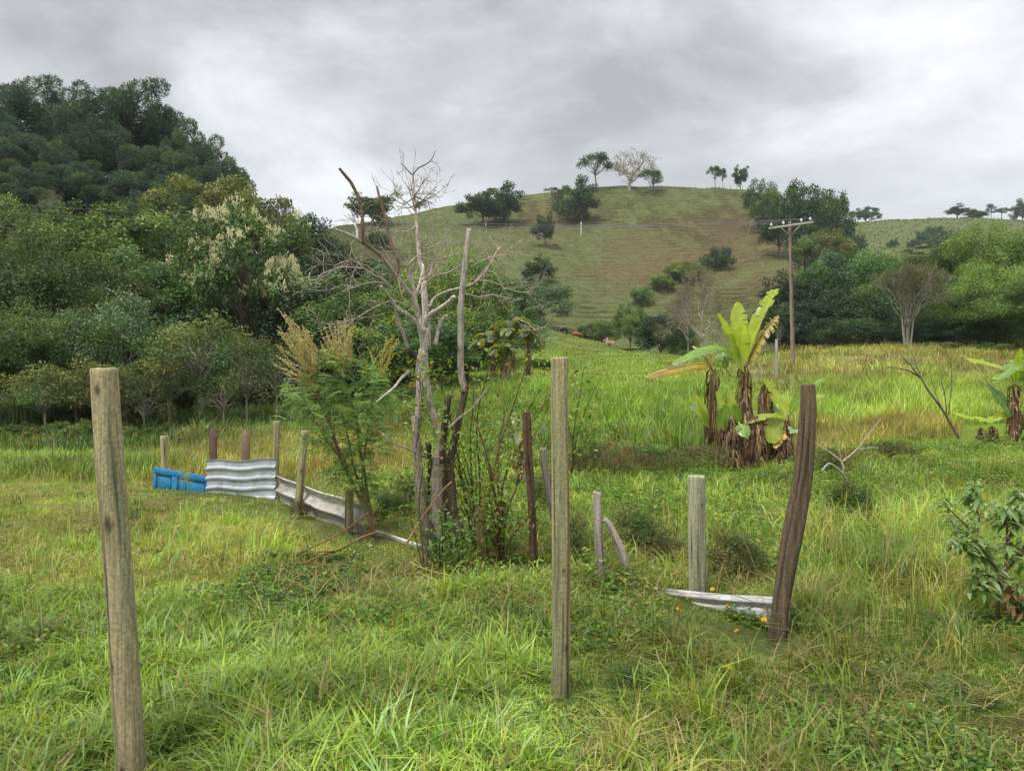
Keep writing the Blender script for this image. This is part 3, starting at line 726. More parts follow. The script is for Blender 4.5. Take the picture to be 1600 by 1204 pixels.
broad('weedbush', 1.4, 1.0, .05, 46, .3, 100, .085, .04, [m1, m3, o1, o3, m2], lump=.5, tr=.022, low=-.3, Rz=.8, zc=.6, nlimb=40, bark=BARK)
broad('drybush', 1.2, 1.1, .05, 42, .3, 80, .08, .03, [o2, o1, s2l(116, 92, 58, KL), d3], lump=.5, tr=.02, low=-.3, Rz=.65, zc=.5, nlimb=42, bark=BARK)
broad('paleweed', 1.4, .7, .05, 16, .2, 34, .075, .035, [y2, s2l(176, 164, 90, KL)], lump=.5, tr=.018, low=-.3, Rz=.8, zc=.7, nlimb=16, bark=BARK)
broad('hilltree', 10, 5.2, .8, 62, 1.3, 130, .5, .28, [d3, m2, d1], lump=.85, nlimb=40, tr=.3, low=-.9, fill=.3)
broad('hilltree2', 10, 4.6, 2.0, 44, 1.2, 130, .5, .28, [d3, m2, o2], lump=1.0, nlimb=40, tr=.26, low=-.8, fill=.25, lean=.2)
bare('bareg', 11, 4, BARKG, 6, .5, .34, s2l(150, 140, 122, .8), 1, .2, 3, .3, .03, KK=7)
bare('barew', 10, 4, s2l(162, 154, 140, .8), 6, .26, .14, s2l(108, 116, 74, KL), 5, .46, 9, .2, .02, sp=.09)
bare('baret', 9, 4, BARKG, 6, .5, .17, s2l(122, 118, 90, KL), 1, .3, 12, .15, .014, KK=6)
bare('thin', 3.2, 1.2, BARKG, 4, .45, .045, None, 1, .4, minr=.006)
bamboo('bamboo', 13, 6.5, 60, [s2l(110, 136, 66, KL), s2l(126, 148, 74, KL), s2l(94, 120, 58, KL)])
bamboo('bambood', 12, 6.0, 60, [s2l(76, 98, 52, KL), s2l(88, 110, 58, KL), s2l(68, 88, 52, KL), s2l(98, 110, 56, KL)])

def blossoms(pts):
    fb = MB(); 
    cr_ = 1.05
    for c in pts:
        if c[2] < 5.0 or rng.random() < .22: continue
        for k in range(rng.integers(6, 13)):
            d = rdir(1)[0]; d[2] = abs(d[2]) * .8 + .1; d = nrm(d)
            p = c + d * cr_ * rng.uniform(.95, 1.15); n = 12
            ax = nrm(d * .5 + np.array([0, 0, .6]) + rng.normal(0, .5, (n, 3)))
            leaves(fb, p + rng.normal(0, .1, (n, 3)), ax, rdir(n), .26, .1, jit(s2l(226, 222, 188, .8), n, .15, .02))
    return [('blossom', fb.mesh('flower_tree_blossom', M_PETAL, False))]
broad('flower', 12, 6.0, 2.4, 96, 1.1, 190, .32, .15, [s2l(88, 118, 60, KL), m2, s2l(100, 130, 72, KL)], lump=.34, zc=6.6, Rz=5.2, tr=.26, extra=blossoms, low=-.55, nlimb=40)

def place(key, name, px, d, top, w, label, cat, group=None, base=None, rz=None, dz=0.0):
    """stand a tree on the ground so that it reaches the given height; w = crown width in photo pixels at its distance"""
    pr = PROTO[key]
    if base is not None:          # find where the slope carries this foot
        q = np.arange(150, 302, .5); yy = 602 - (H((px - 800) / F * q, q) - EYE) * F / q
        d = float(q[np.argmin(abs(yy - base))])
    g = G(px, d, dz)
    ztop = EYE - (top - 602) / F * d
    sz = max((ztop - g[2]) / pr['H'], .05); sx = w * d / F / (2 * pr['R'])
    r = empty(name, g, label, cat, group, rng.uniform(0, 6.283) if rz is None else rz)
    for nm, me in pr['parts']:
        o = bpy.data.objects.new(nm, me); COL.objects.link(o); o.parent = r
    r.scale = (sx, sx * rng.uniform(.9, 1.1), sz)
    return r

BT = 'broadleaf_tree'
WL = 'leafy trees packed into the left wood'
# --- dark tufted trees crowning the left hill
TG = 'dark tufted trees on top of the left hill'
for px, d, top, wd, lab in [
    (32, 102, 122, 120, 'dark tufted tree at the left hilltop, leftmost of the round crowns against the sky'),
    (192, 97, 126, 135, 'tallest dark tufted tree on the left hill, its broad crown highest against the sky'),
    (118, 104, 148, 90, 'dark tufted tree in the dip between the two highest crowns on the left hill'),
    (258, 100, 160, 62, 'narrow dark tufted tree just right of the broadest hilltop crown'),
    (303, 95, 205, 105, 'dark tufted tree on the right shoulder of the left hill'),
    (352, 98, 248, 80, 'lowest dark tufted tree at the right end of the hilltop skyline')]:
    place('tuft' if wd > 85 else 'tuft2', 'conifer', px, d, top, wd * 1.3, lab, 'tree', TG)
for px, d, top, wd in [(-40, 100, 150, 150), (70, 90, 205, 150), (155, 90, 205, 150), (240, 90, 225, 150), (-10, 86, 235, 150), (110, 82, 262, 160), (200, 82, 265, 160), (290, 86, 265, 140), (30, 80, 275, 150), (345, 88, 290, 110), (255, 78, 300, 120)]:
    place('tuft' if px % 20 else 'tuft2', 'conifer', px, d, top, wd, 'dark tufted tree massed below the skyline crowns of the left hill', 'tree', TG)
# --- the left wood below
place('olive', BT, 335, 76, 272, 200, 'rounded olive green tree behind the tree with cream blossom', 'tree', WL)
place('olive', BT, 425, 82, 305, 130, 'olive green tree sloping down to the right of the rounded olive crown', 'tree', WL)
place('dark2', BT, 478, 88, 345, 110, 'dark green tree at the right foot of the left hill skyline', 'tree', WL)
place('flower', 'flowering_tree', 385, 50, 316, 196, 'large green tree with cream blossom over its crown', 'tree')
place('baret', 'bare_tree', 78, 66, 290, 90, 'grey leafless tree among the green crowns at the far left', 'tree')
for key, px, d, top, wd, lab in [
    ('bambood', 25, 44, 345, 210, 'dark drooping bamboo-like thicket at the far left edge'),
    ('dense', 135, 61, 325, 165, 'mid green tree below the tufted hilltop, left of the blossom tree'),
    ('dense', 225, 60, 325, 165, 'mid green tree directly left of the blossom tree crown'),
    ('light', 5, 66, 298, 110, 'yellowish tree at the left picture edge under the hill'),
    ('dense2', 180, 53, 385, 190, 'broad green tree in the middle of the left wood'),
    ('dense2', 265, 51, 410, 150, 'green tree under the left side of the blossom tree'),
    ('bambood', 105, 43, 395, 210, 'dull green drooping thicket behind the nearest left post'),
    ('dense2', -60, 50, 350, 200, 'green tree reaching in from beyond the left edge'),
    ('blueg', 195, 38, 470, 165, 'bluish green low tree right of the nearest left post'),
    ('bambood', 50, 37, 470, 200, 'low drooping dark thicket left of the nearest post'),
    ('blueg', 120, 36.5, 520, 120, 'small bluish green tree behind the top of the nearest left post'),
    ('scrub', 310, 36, 492, 150, 'olive scrub tree with a thin pale trunk behind the blue door'),
    ('scrub2', 385, 34.5, 530, 120, 'scrub tree with a forked bare stem behind the tin sheet'),
    ('scrub2', 432, 34.5, 528, 105, 'thin twiggy scrub tree behind the tall fence post'),
    ('scrub', 262, 36, 555, 120, 'low olive scrub tree left of the thin pale trunk'),
    ('scrub2', 225, 34, 585, 70, 'slender young tree behind the leftmost fence stake'),
    ('scrub', 150, 34, 560, 110, 'slender young tree just left of the nearest post top'),
    ('scrub', 70, 33, 570, 120, 'slender young tree at the far left wood edge'),
    ('scrub2', 350, 33.5, 580, 70, 'slender young tree behind the pinkish pointed post'),
    ('dark', 525, 72, 385, 165, 'dark tree between the blossom tree and the green hill'),
    ('dense2', 585, 66, 415, 165, 'dark rounded tree below the left end of the hill'),
    ('dark', 475, 50, 440, 150, 'dark tree at the right foot of the blossom tree'),
    ('dense', 545, 47, 462, 150, 'very dark tree behind the feathery yellow plumes'),
    ('dark2', 480, 42, 545, 140, 'dark low tree behind the feathery shrub'),
    ('light', 640, 54, 425, 130, 'yellow green tree behind the left branches of the dead tree'),
    ('light', 690, 60, 425, 150, 'mid green tree behind the dead tree trunks'),
    ('light', 735, 56, 385, 110, 'light green tree behind the broken pale trunk'),
    ('dense2', 650, 44, 500, 150, 'low green tree behind the dead tree'),
    ('light', 575, 43, 510, 110, 'yellow green bush tree between plumes and dead trunk'),
    ('dense2', 780, 70, 430, 120, 'loose green tree right of the broken pale trunk'),
    ('blueg', 838, 160, 443, 108, 'grey green spreading tree above the grazing cows'),
    ('blueg', 790, 66, 478, 110, 'grey green low tree left of the grazing cows'),
    ('light', 730, 48, 480, 130, 'green thicket left of the far banana grove')]:
    place(key, 'bamboo_thicket' if key.startswith('bam') else BT, px, d, top, wd * 1.12, lab, 'thicket' if key.startswith('bam') else 'tree', WL)
for key, px, d, top, wd in [('dark2', 60, 56, 400, 180), ('dark', 330, 62, 420, 150), ('dark2', 420, 62, 430, 150), ('dark', 240, 70, 370, 150), ('dark', 100, 72, 350, 170), ('dark2', 20, 72, 330, 150), ('dark', 180, 72, 345, 150), ('dark', 300, 72, 360, 150), ('dark2', 620, 56, 500, 140), ('dark2', 560, 56, 480, 130), ('dark', 400, 70, 390, 150),
                            ('dark2', 210, 45, 500, 150), ('dark2', 330, 43, 520, 150), ('dark2', 410, 42, 560, 120), ('dark2', 290, 41, 560, 130), ('dark2', 690, 50, 520, 110), ('dark2', 150, 46, 480, 150)]:
    place(key, BT, px, d, top, wd, 'dark green tree half hidden inside the left wood', 'tree', 'dark trees hidden in the left wood')
for px, d, top, wd, lab in [(20, 31.5, 655, 120, 'dark bush at the left edge of the field'), (105, 32, 650, 120, 'dark bush behind the nearest left post'), (180, 33, 655, 100, 'dark bush right of the nearest left post'),
                            (245, 34, 655, 80, 'low bush at the wood edge behind the leftmost fence stake'), (330, 34, 660, 80, 'low bush behind the two pointed posts'), (400, 35, 655, 80, 'low bush left of the tall fence post, at the foot of the wood'), (500, 34, 630, 120, 'low bush under the feathery shrub, at the foot of the wood'), (580, 32, 622, 120, 'low bush at the wood edge left of the dead tree'), (660, 36, 590, 120, 'low bush behind the dead tree trunks')]:
    place(['bush', 'weedbush', 'bush'][int(px) % 3], 'bush', px, d, top + 6, wd * .62, lab, 'bush', 'bushes along the edge of the left wood')
# --- right-hand wood and bamboo
RG = 'trees of the dark wood right of the hill'
for key, px, d, top, wd, lab in [
    ('spread', 1258, 182, 282, 105, 'large airy spreading tree on the right shoulder of the hill'),
    ('dense', 1192, 246, 285, 58, 'dense dark clump of trees where the hill starts to drop to the right'),
    ('open', 1305, 186, 303, 50, 'smaller tree leaning out right of the spreading tree'),
    ('dark', 1215, 215, 318, 60, 'dark tree under the left side of the spreading tree'),
    ('dark2', 1300, 170, 345, 75, 'dark tree under the right side of the spreading tree'),
    ('dark2', 1275, 176, 316, 90, 'dark tree under the middle of the spreading tree'),
    ('dark', 1318, 160, 362, 76, 'dark tree right of the flat topped olive tree'),
    ('dense2', 1300, 128, 392, 90, 'green tree below the flat topped olive tree'),
    ('light', 1345, 140, 385, 60, 'light green bushy tree on the valley flank right of the flat topped tree'),
    ('umbrella', 1284, 140, 356, 95, 'flat topped olive tree with a bare trunk right of the utility pole'),
    ('dark', 1240, 92, 428, 105, 'dark tree just right of the utility pole, below the flat topped tree'),
    ('dark2', 1290, 98, 408, 115, 'dark blue green tree in the middle of the right wood'),
    ('dense2', 1345, 104, 395, 110, 'green tree at the top right of the dark wood'),
    ('dark', 1275, 82, 462, 120, 'dark low tree at the foot of the right wood'),
    ('dark2', 1330, 84, 455, 125, 'dark tree left of the white stemmed tree'),
    ('dense2', 1375, 92, 430, 110, 'green tree behind the white stemmed tree'),
    ('dark', 1225, 80, 480, 90, 'dark tree behind the utility pole near its base'),
    ('barew', 1418, 73, 410, 100, 'white stemmed tree with a thin brownish crown beside the bamboo'),
    ('light', 1360, 125, 385, 90, 'light green tree in the valley between the two hills'),
    ('light', 1400, 130, 392, 80, 'light green tree on the valley side below the far ridge'),
    ('dark2', 1365, 77, 500, 80, 'dark bush tree at the foot of the white stems')]:
    place(key, BT if key != 'barew' else 'white_stemmed_tree', px, d, top, wd, lab, 'tree', RG if key != 'barew' else None)
BG = 'bamboo clumps at the right edge'
for key, px, d, top, wd, lab in [
    ('bambood', 1462, 92, 368, 120, 'olive bamboo clump behind the white stemmed tree'),
    ('bamboo', 1530, 88, 342, 150, 'tall feathery bamboo clump at the top right'),
    ('bamboo', 1600, 86, 347, 150, 'feathery bamboo clump at the right picture edge'),
    ('bamboo', 1555, 74, 398, 165, 'bright feathery bamboo clump low at the right'),
    ('bambood', 1485, 82, 425, 110, 'dark bamboo clump between white stems and bright bamboo'),
    ('bamboo', 1625, 69, 420, 170, 'front bamboo clump cut by the right picture edge'),
    ('bambood', 1450, 78, 480, 90, 'low dark bamboo clump right of the white stems')]:
    place(key, 'bamboo_clump', px, d, top, wd, lab, 'bamboo', BG)
for px, d, top, wd, key in [(1500, 76, 500, 110, 'dark2'), (1430, 76, 500, 90, 'dark2'), (1560, 80, 470, 120, 'dark2'), (1300, 78, 500, 90, 'dark2'), (1500, 100, 440, 110, 'dark'), (1410, 104, 440, 100, 'dark'), (1580, 96, 420, 120, 'dark')]:
    place(key, BT, px, d, top, wd, 'dark tree showing only between the right bamboo and wood', 'tree', 'dark trees hidden in the right wood')
for px, d, top, wd, lab in [(1255, 66, 540, 80, 'yellowish bush right beside the utility pole base'), (1300, 67, 540, 70, 'yellowish bush in a row beyond the dry field, right of the pole'), (1345, 68, 540, 70, 'yellowish bush in front of the dark wood'), (1388, 68, 540, 60, 'yellowish bush left of the white stems'), (1460, 68, 534, 70, 'yellow green bush right of the white stems'), (1190, 62, 548, 60, 'yellowish bush left of the utility pole'), (1545, 68, 535, 60, 'yellow green bush at the foot of the bright bamboo')]:
    place('bush', 'bush', px, d, top, wd, lab, 'bush', 'bushes beyond the dry field')
# --- trees on and under the hill
HG = 'trees scattered over the hill'
for key, px, d, top, wd, lab, *bs in [
    ('open', 930, 300, 237, 50, 'slender airy tree on the hilltop left of the bare one', 298),
    ('bareg', 984, 299, 234, 84, 'big leafless grey tree on the hilltop', 297),
    ('open', 1021, 294, 264, 44, 'small leafy tree on the hilltop right of the bare one', 305),
    ('open', 1117, 300, 258, 22, 'thin tall tree on the hilltop, left of the dark upright one'),
    ('open', 1129, 301, 262, 16, 'thinnest small tree beside the thin tall hilltop tree'),
    ('hilltree2', 1157, 298, 260, 27, 'dark upright tree at the right end of the hilltop'),
    ('open', 862, 296, 293, 24, 'tiny tree on the ridge left of the hilltop trees'),
    ('hilltree', 909, 262, 285, 64, 'dark round tree on the slope below the slender hilltop tree', 348),
    ('hilltree', 790, 258, 293, 64, 'dark tree on the left slope, right one of the pair', 350),
    ('hilltree2', 756, 256, 300, 62, 'dark tree on the left slope, left one of the pair', 352),
    ('hilltree2', 853, 238, 334, 38, 'small dark tree midway on the slope', 386),
    ('hilltree2', 580, 284, 304, 88, 'dark tree on the left end of the ridge, seen past the broken limb', 352),
    ('open', 655, 287, 316, 26, 'small dark tree on the ridge behind the dead tree'),
    ('hilltree2', 845, 205, 400, 50, 'dark tree low on the slope above the grey green trees', 446),
    ('dkbush', 1122, 212, 388, 50, 'dark domed bush in the middle of the brown slope', 420),
    ('light', 1068, 190, 407, 66, 'light green bush below the brown slope', 442),
    ('light', 1036, 182, 428, 44, 'green bush at the lower left of the light green one', 455),
    ('dkbush', 590, 238, 362, 36, 'dark bush on the slope left of the dead tree top', 388),
    ('bush', 720, 270, 328, 18, 'tiny bush on the skyline left of the tree pair'),
    ('bush', 1000, 178, 448, 38, 'grey green bush at the foot of the slope', 474),
    ('dense', 985, 119, 478, 48, 'bright green upright tree in the hollow below the hill'),
    ('dark', 1035, 106, 488, 84, 'dark spreading tree in the hollow right of the bright one'),
    ('baret', 1100, 84, 408, 150, 'grey leafless tree behind the banana plants'),
    ('baret', 1075, 100, 440, 70, 'smaller grey leafless tree behind the dark hollow tree'),
    ('light', 940, 150, 500, 50, 'pale scrubby bush beyond the grazing cows'),
    ('light', 1062, 128, 500, 60, 'green bush between the dark tree and the leafless tree'),
    ('thin', 1209, 40, 503, 34, 'thin grey dead sapling left of the utility pole'),
    ('hilltree', 1352, 488, 325, 34, 'dark dome tree on the far right ridge'),
    ('open', 1333, 488, 331, 20, 'small airy tree beside the dome tree on the far ridge'),
    ('hilltree2', 1495, 490, 322, 38, 'dark tree on the far ridge above the bamboo'),
    ('hilltree', 1526, 486, 328, 32, 'dark low tree right of the one above the bamboo'),
    ('umbrella', 1565, 484, 325, 27, 'small umbrella shaped tree on the far ridge at the right'),
    ('open', 1549, 488, 318, 14, 'thin tree between dark low and umbrella tree on the far ridge'),
    ('hilltree', 1598, 480, 314, 30, 'dark tree on the far ridge at the right edge')]:
    place(key, {'bareg': 'bare_tree', 'baret': 'bare_tree', 'thin': 'bare_sapling', 'bush': 'bush', 'dkbush': 'bush'}.get(key, BT), px, d, top, wd, lab, 'bush' if 'bush' in key else 'tree', HG if key not in ('bareg', 'thin') else None, bs[0] if bs else None)
for px, d, top, wd in [(1440, 400, 362, 20), (1452, 405, 356, 22), (1468, 410, 355, 22), (1484, 400, 360, 20), (1428, 385, 375, 20), (1462, 390, 370, 26), (1444, 380, 385, 26), (1476, 385, 378, 24), (1418, 370, 390, 18), (1395, 390, 375, 18), (1432, 365, 398, 22), (1500, 395, 362, 22)]:
    place('dkbush', 'bush', px, d, top, wd, 'small dark bush dotted over the slope of the far right hill', 'bush', 'dark bushes on the far right hill')
for px, d, top, wd in [(850, 60, 560, 50), (925, 160, 505, 40), (770, 60, 520, 60), (980, 122, 545, 50), (1080, 102, 545, 50)]:
    place('bush', 'bush', px, d, top, wd, 'low green bush on the pasture around the cows', 'bush', 'bushes on the far pasture')
# ------------------------------------------------------------------ posts
def ringed(path, widths, d, sides=30, rings=70, cracks=3, knots=(), col=(.3, .28, .2), dark=.35, rough=.035, bury=.3, depths=None, green=None, chip=0.0, seed=None):
    """a round post with drying cracks, knots and an uneven sawn top; path/widths in photo pixels at distance d"""
    r_ = np.random.default_rng(seed if seed is not None else int(abs(path[0][0]) * 7 + 1))
    dep = np.full(len(path), d) if depths is None else np.asarray(depths)
    pts = np.array([P(p[0], p[1], q) for p, q in zip(path, dep)])[::-1]       # bottom to top
    wd = np.array(widths, float)[::-1] * dep[::-1] / F / 2
    dirb = nrm(pts[0] - pts[1]); pts = np.vstack([pts[0] + dirb * bury, pts]); wd = np.concatenate([[wd[0]], wd])
    c = catmull(pts, max(4, rings // (len(pts) - 1)))
    rad = np.interp(np.linspace(0, len(pts) - 1, len(c)), np.arange(len(pts)), wd)
    n = len(c); s = np.concatenate([[0], np.cumsum(np.linalg.norm(np.diff(c, axis=0), axis=1))])
    tg = nrm(np.gradient(c, axis=0)); u = nrm(np.cross(np.tile([0, 1.0, 0], (n, 1)), tg)); wv = np.cross(tg, u)
    a = np.linspace(0, 2 * np.pi, sides, endpoint=False)
    A, S = np.meshgrid(a, s)
    rr = 1 + rough * 2 * (fbm(np.cos(A) * 1.3 + 5, np.sin(A) * 1.3 + S * 1.5, 3, r_.integers(0, 99)) - .5) * 2
    C = np.ones(A.shape + (3,)) * np.asarray(col) * (.82 + .36 * fbm(np.cos(A) * 2 + 3, np.sin(A) * 2 + S * .9, 3, r_.integers(0, 99)))[..., None]
    if green is not None:
        g = smooth(.45, .7, fbm(np.cos(A) * 1.5 + 8, np.sin(A) * 1.5 + S * 1.1, 2, r_.integers(0, 99)))[..., None] * .75
        C = C * (1 - g) + np.asarray(green) * g
    for k in range(cracks):
        a0 = -np.pi / 2 + r_.uniform(-1.3, 1.3); s0 = r_.uniform(.1, .8) * s[-1]; l = r_.uniform(.3, .8) * s[-1] * .5
        da = np.abs((A - a0 - .07 * np.sin(S * 5 + k) + np.pi) % (2 * np.pi) - np.pi)
        w = np.exp(-(da / .11) ** 2) * np.clip(1 - np.abs(S - s0) / l, 0, 1) ** .5
        rr -= .10 * w; C *= (1 - .85 * w)[..., None]
    for off, py, size in knots:
        z = EYE - (py - 602) / F * d; k = np.argmin(abs(c[:, 2] - z)); s0 = s[k]
        da = ((A + np.pi / 2 - off + np.pi) % (2 * np.pi) - np.pi) * rad[k]; ds = (S - s0) * .55
        q = np.sqrt(da ** 2 + ds ** 2) / size
        rr += .06 * np.exp(-q ** 2) - .1 * np.exp(-(q * 3) ** 2)
        ring = np.exp(-((q - 1.0) / .35) ** 2) * .45 + np.exp(-(q * 1.8) ** 2) * 1.2 + .3 * np.exp(-(da / (size * .9)) ** 2 - ((S - s0 + size * 1.5) / (size * 5)) ** 2)
        C *= np.clip(1 - ring, .12, 1)[..., None]
    foot_ = np.exp(-np.clip(S - bury, 0, None) / .12); C *= (1 - .38 * foot_)[..., None]      # soil splashed on the foot
    v = c[:, None, :] + (rad[:, None] * rr)[..., None] * (np.cos(a)[None, :, None] * u[:, None, :] + np.sin(a)[None, :, None] * wv[:, None, :])
    if chip: v[-3:, :, 2] -= (chip * r_.random(sides))[None, :] * np.array([.2, .6, 1.0])[:, None]
    i = np.arange(n - 1)[:, None] * sides; j = np.arange(sides)[None, :]; k = (j + 1) % sides
    q = np.stack([i + j, i + k, i + sides + k, i + sides + j], -1).reshape(-1, 4)
    V = v.reshape(-1, 3); CC = C.reshape(-1, 3)
    # sawn end: bevelled edge, then growth rings to the heart
    top = v[-1]; ctr = top.mean(0)
    base = len(V)
    for f, lift in ((.93, .004), (.5, .006)):
        V = np.vstack([V, ctr + (top - ctr) * f + tg[-1] * lift]); CC = np.vstack([CC, np.tile(np.asarray(col) * (1.15 if f > .9 else .9), (sides, 1))])
    V = np.vstack([V, ctr + tg[-1] * .004]); CC = np.vstack([CC, np.asarray(col) * .8])
    jj = np.arange(sides); kk = (jj + 1) % sides
    b0 = (n - 1) * sides
    q = np.vstack([q, np.stack([b0 + jj, b0 + kk, base + kk, base + jj], 1), np.stack([base + jj, base + kk, base + sides + kk, base + sides + jj], 1)])
    t = np.stack([base + sides + jj, base + sides + kk, np.full(sides, base + 2 * sides)], 1)
    return V, q, t, CC, pts[1]

def post(name, path, widths, d, mat, label, cat='post', group=None, **kw):
    V, q, t, C, foot = ringed(path, widths, d, **kw)
    mb = MB(); mb.add(V - foot, q, t, C)
    o = mb.build(name, mat); o.location = foot.tolist()
    return tag(o, label, cat, group)

w_grn = s2l(166, 152, 118, .9); w_gl = s2l(140, 144, 112, .85); w_gry = s2l(158, 150, 138, .9); w_brn = s2l(112, 96, 76, .9)
post('fence_post', [(163, 576), (172, 720), (186, 900), (198, 1080), (207, 1220)], [39, 42, 42, 43, 44], 3.35, M_POST, 'nearest round post at the left, greenish grey with dark knots, leaning slightly left',
     knots=[(-.1, 606, .011), (0.0, 817, .016), (-.45, 1032, .010), (-.15, 1196, .012)], col=w_grn, green=w_gl, rings=130, cracks=3, rough=.045, sides=40, chip=.006)
post('fence_post', [(874, 559), (875, 720), (877, 900), (876, 1092)], [27, 27, 29, 30], 4.25, M_POST, 'tall straight yellowish grey post in the middle foreground',
     col=s2l(168, 152, 112, .95), green=w_gl, rings=120, cracks=6, rough=.045, sides=36, chip=.006, knots=[(.25, 890, .008), (.5, 1010, .01)])
post('fence_post', [(1262, 601), (1262, 650), (1255, 740), (1241, 820), (1228, 890), (1219, 950), (1214, 996)], [22, 25, 29, 32, 29, 27, 31], 5.35, M_POSTD, 'dark brown curved post leaning right behind the white sheet end',
     col=w_brn, rings=140, cracks=7, rough=.06, sides=32)
post('fence_post', [(1088, 743), (1089, 840), (1090, 935)], [26, 27, 27], 6.1, M_POST, 'short thick grey green post standing by the white metal sheet',
     col=s2l(160, 158, 130, .95), green=w_gl, rings=60, cracks=4, knots=[(.5, 785, .009)], chip=.01)
post('old_stake', [(934, 766), (935, 820), (938, 870), (940, 915)], [13, 15, 14, 15], 6.5, M_GRYW, 'upright grey weathered stake with a ragged top beside a bent one', 'stake', col=w_gry, cracks=5, rough=.12, chip=.06, sides=18)
post('old_stake', [(945, 810), (955, 825), (970, 858), (980, 890), (991, 920)], [7, 11, 13, 12, 13], 6.45, M_GRYW, 'bent grey weathered branch prop leaning on the ragged stake', 'stake', col=w_gry, cracks=4, rough=.1, chip=.02, sides=16)
post('fence_post', [(822, 643), (824, 700), (830, 780), (836, 895)], [13, 14, 13, 15], 7.1, M_RUST, 'rusty red brown old post right of the dead tree', col=s2l(104, 80, 64, .9), cracks=5, rough=.16, chip=.02, sides=18)
post('stump', [(1180, 1186), (1186, 1200), (1190, 1225)], [38, 44, 48], 3.45, M_POSTD, 'dark rotten stump cut off at the bottom edge of the picture', 'stump', col=s2l(74, 66, 60, .9), cracks=7, rough=.16, chip=.04, bury=.2)
post('old_stake', [(848, 697), (852, 735), (858, 772), (864, 815)], [10, 10, 8, 8], 8.9, M_GRYW, 'grey leaning split stake half behind the tall middle post', 'stake', col=w_gry * .75, cracks=5, rough=.2, chip=.08, sides=14)
post('broken_board', [(747, 792), (752, 840), (758, 886)], [12, 16, 18], 7.35, M_POSTD, 'broken greenish board end among the stems right of the dead tree', 'board', col=s2l(118, 108, 72, .9), cracks=4, rough=.15, chip=.05, sides=14)
post('broken_board', [(786, 781), (782, 830), (775, 886)], [11, 13, 15], 7.4, M_POSTD, 'reddish brown broken board leaning beside the thin stems', 'board', col=s2l(120, 92, 66, .9), cracks=4, rough=.15, chip=.05, sides=14)
FG = 'posts of the tin fence'
post('fence_post', [(255, 681), (258, 748)], [9, 10], 14.3, M_POST, 'thin pale stake behind the blue door, leftmost of the tin fence', 'post', FG, col=w_grn * 1.1, cracks=2, sides=14, rings=20)
post('fence_post', [(433, 658), (431, 720), (430, 782)], [10, 10, 11], 11.75, M_POST, 'tall greenish post at the right end of the shiny tin sheet', 'post', FG, col=w_grn * .9, green=w_gl, cracks=3, sides=16, rings=30)
post('fence_post', [(476, 673), (471, 735), (466, 796)], [11, 12, 13], 10.55, M_POST, 'slanted greenish post in front of the curved grey sheet', 'post', FG, col=w_grn * .95, green=w_gl, cracks=3, sides=16, rings=30, knots=[(.3, 683, .02), (.2, 735, .015)])
post('fence_post', [(546, 765), (545, 832)], [13, 14], 8.9, M_POST, 'short greenish post before the right end of the curved grey sheet', 'post', FG, col=w_grn * .9, green=w_gl, cracks=3, sides=16, rings=24)
post('stake', [(947, 698), (951, 738)], [4, 5], 15.5, M_GRYW, 'thin pale grey stake standing alone left of the banana plants', 'stake', col=w_gry, cracks=1, sides=8, rings=8)
post('stake', [(1213, 530), (1214, 610)], [4, 6], 39, M_GRYW, 'grey dead stem beside the thin sapling near the utility pole', 'stake', col=w_gry, cracks=1, sides=8, rings=8)
def concrete_post(px, ptop, pbot, d, wpx, col, label):
    g = P(px, pbot, d); h = (pbot - ptop) / F * d; a = wpx * d / F / 2
    mb = MB(); ch = .16 * a
    def ring(s, z): return [[s * (a - ch), -s * a, z], [s * a, -s * (a - ch), z], [s * a, s * (a - ch), z], [s * (a - ch), s * a, z], [-s * (a - ch), s * a, z], [-s * a, s * (a - ch), z], [-s * a, -s * (a - ch), z], [-s * (a - ch), -s * a, z]]
    zs = [(1, -.4), (1.0, 0), (.98, h * .5), (1, h - a * 1.7), (.6, h - a * .6), (.14, h)]
    V = np.array([p for s, z in zs for p in ring(s, z)]); V += rng.normal(0, .004, V.shape)
    q = [[i * 8 + j, i * 8 + (j + 1) % 8, (i + 1) * 8 + (j + 1) % 8, (i + 1) * 8 + j] for i in range(len(zs) - 1) for j in range(8)]
    V = np.vstack([V, [0, 0, h + .005]]); t = [[40 + j, 40 + (j + 1) % 8, 48] for j in range(8)]
    mb.add(V, q, t, jit(col, len(V), .1))
    o = mb.build('concrete_post', M_CONC, smooth_=False); o.location = g.tolist(); o.rotation_euler = (0, 0, .35); tag(o, label, 'post', FG)
concrete_post(333, 668, 775, 12.7, 12, s2l(112, 88, 78, .9), 'dark brown pointed post behind the left half of the shiny tin sheet')
concrete_post(384, 671, 775, 12.4, 13, s2l(138, 112, 96, .9), 'pinkish brown pointed post behind the middle of the shiny tin sheet')
for i, px in enumerate(np.linspace(1042, 1186, 17)):
    px += rng.uniform(-2, 2); g = G(px, 301); h = rng.uniform(1.3, 2.0)
    V, q, t, C, foot = ringed([(px, 602 - (g[2] + h - EYE) * F / 301), (px + rng.uniform(-.6, .6), 602 - (g[2] - EYE) * F / 301)], [.7, .8], 301, sides=6, rings=3, cracks=0, col=w_gry * .6)
    mb = MB(); mb.add(V - foot, q, t, C); o = mb.build('ridge_post', M_GRYW); o.location = foot.tolist()
    tag(o, 'tiny fence post in the row along the hilltop', 'post', 'fence posts along the hilltop')
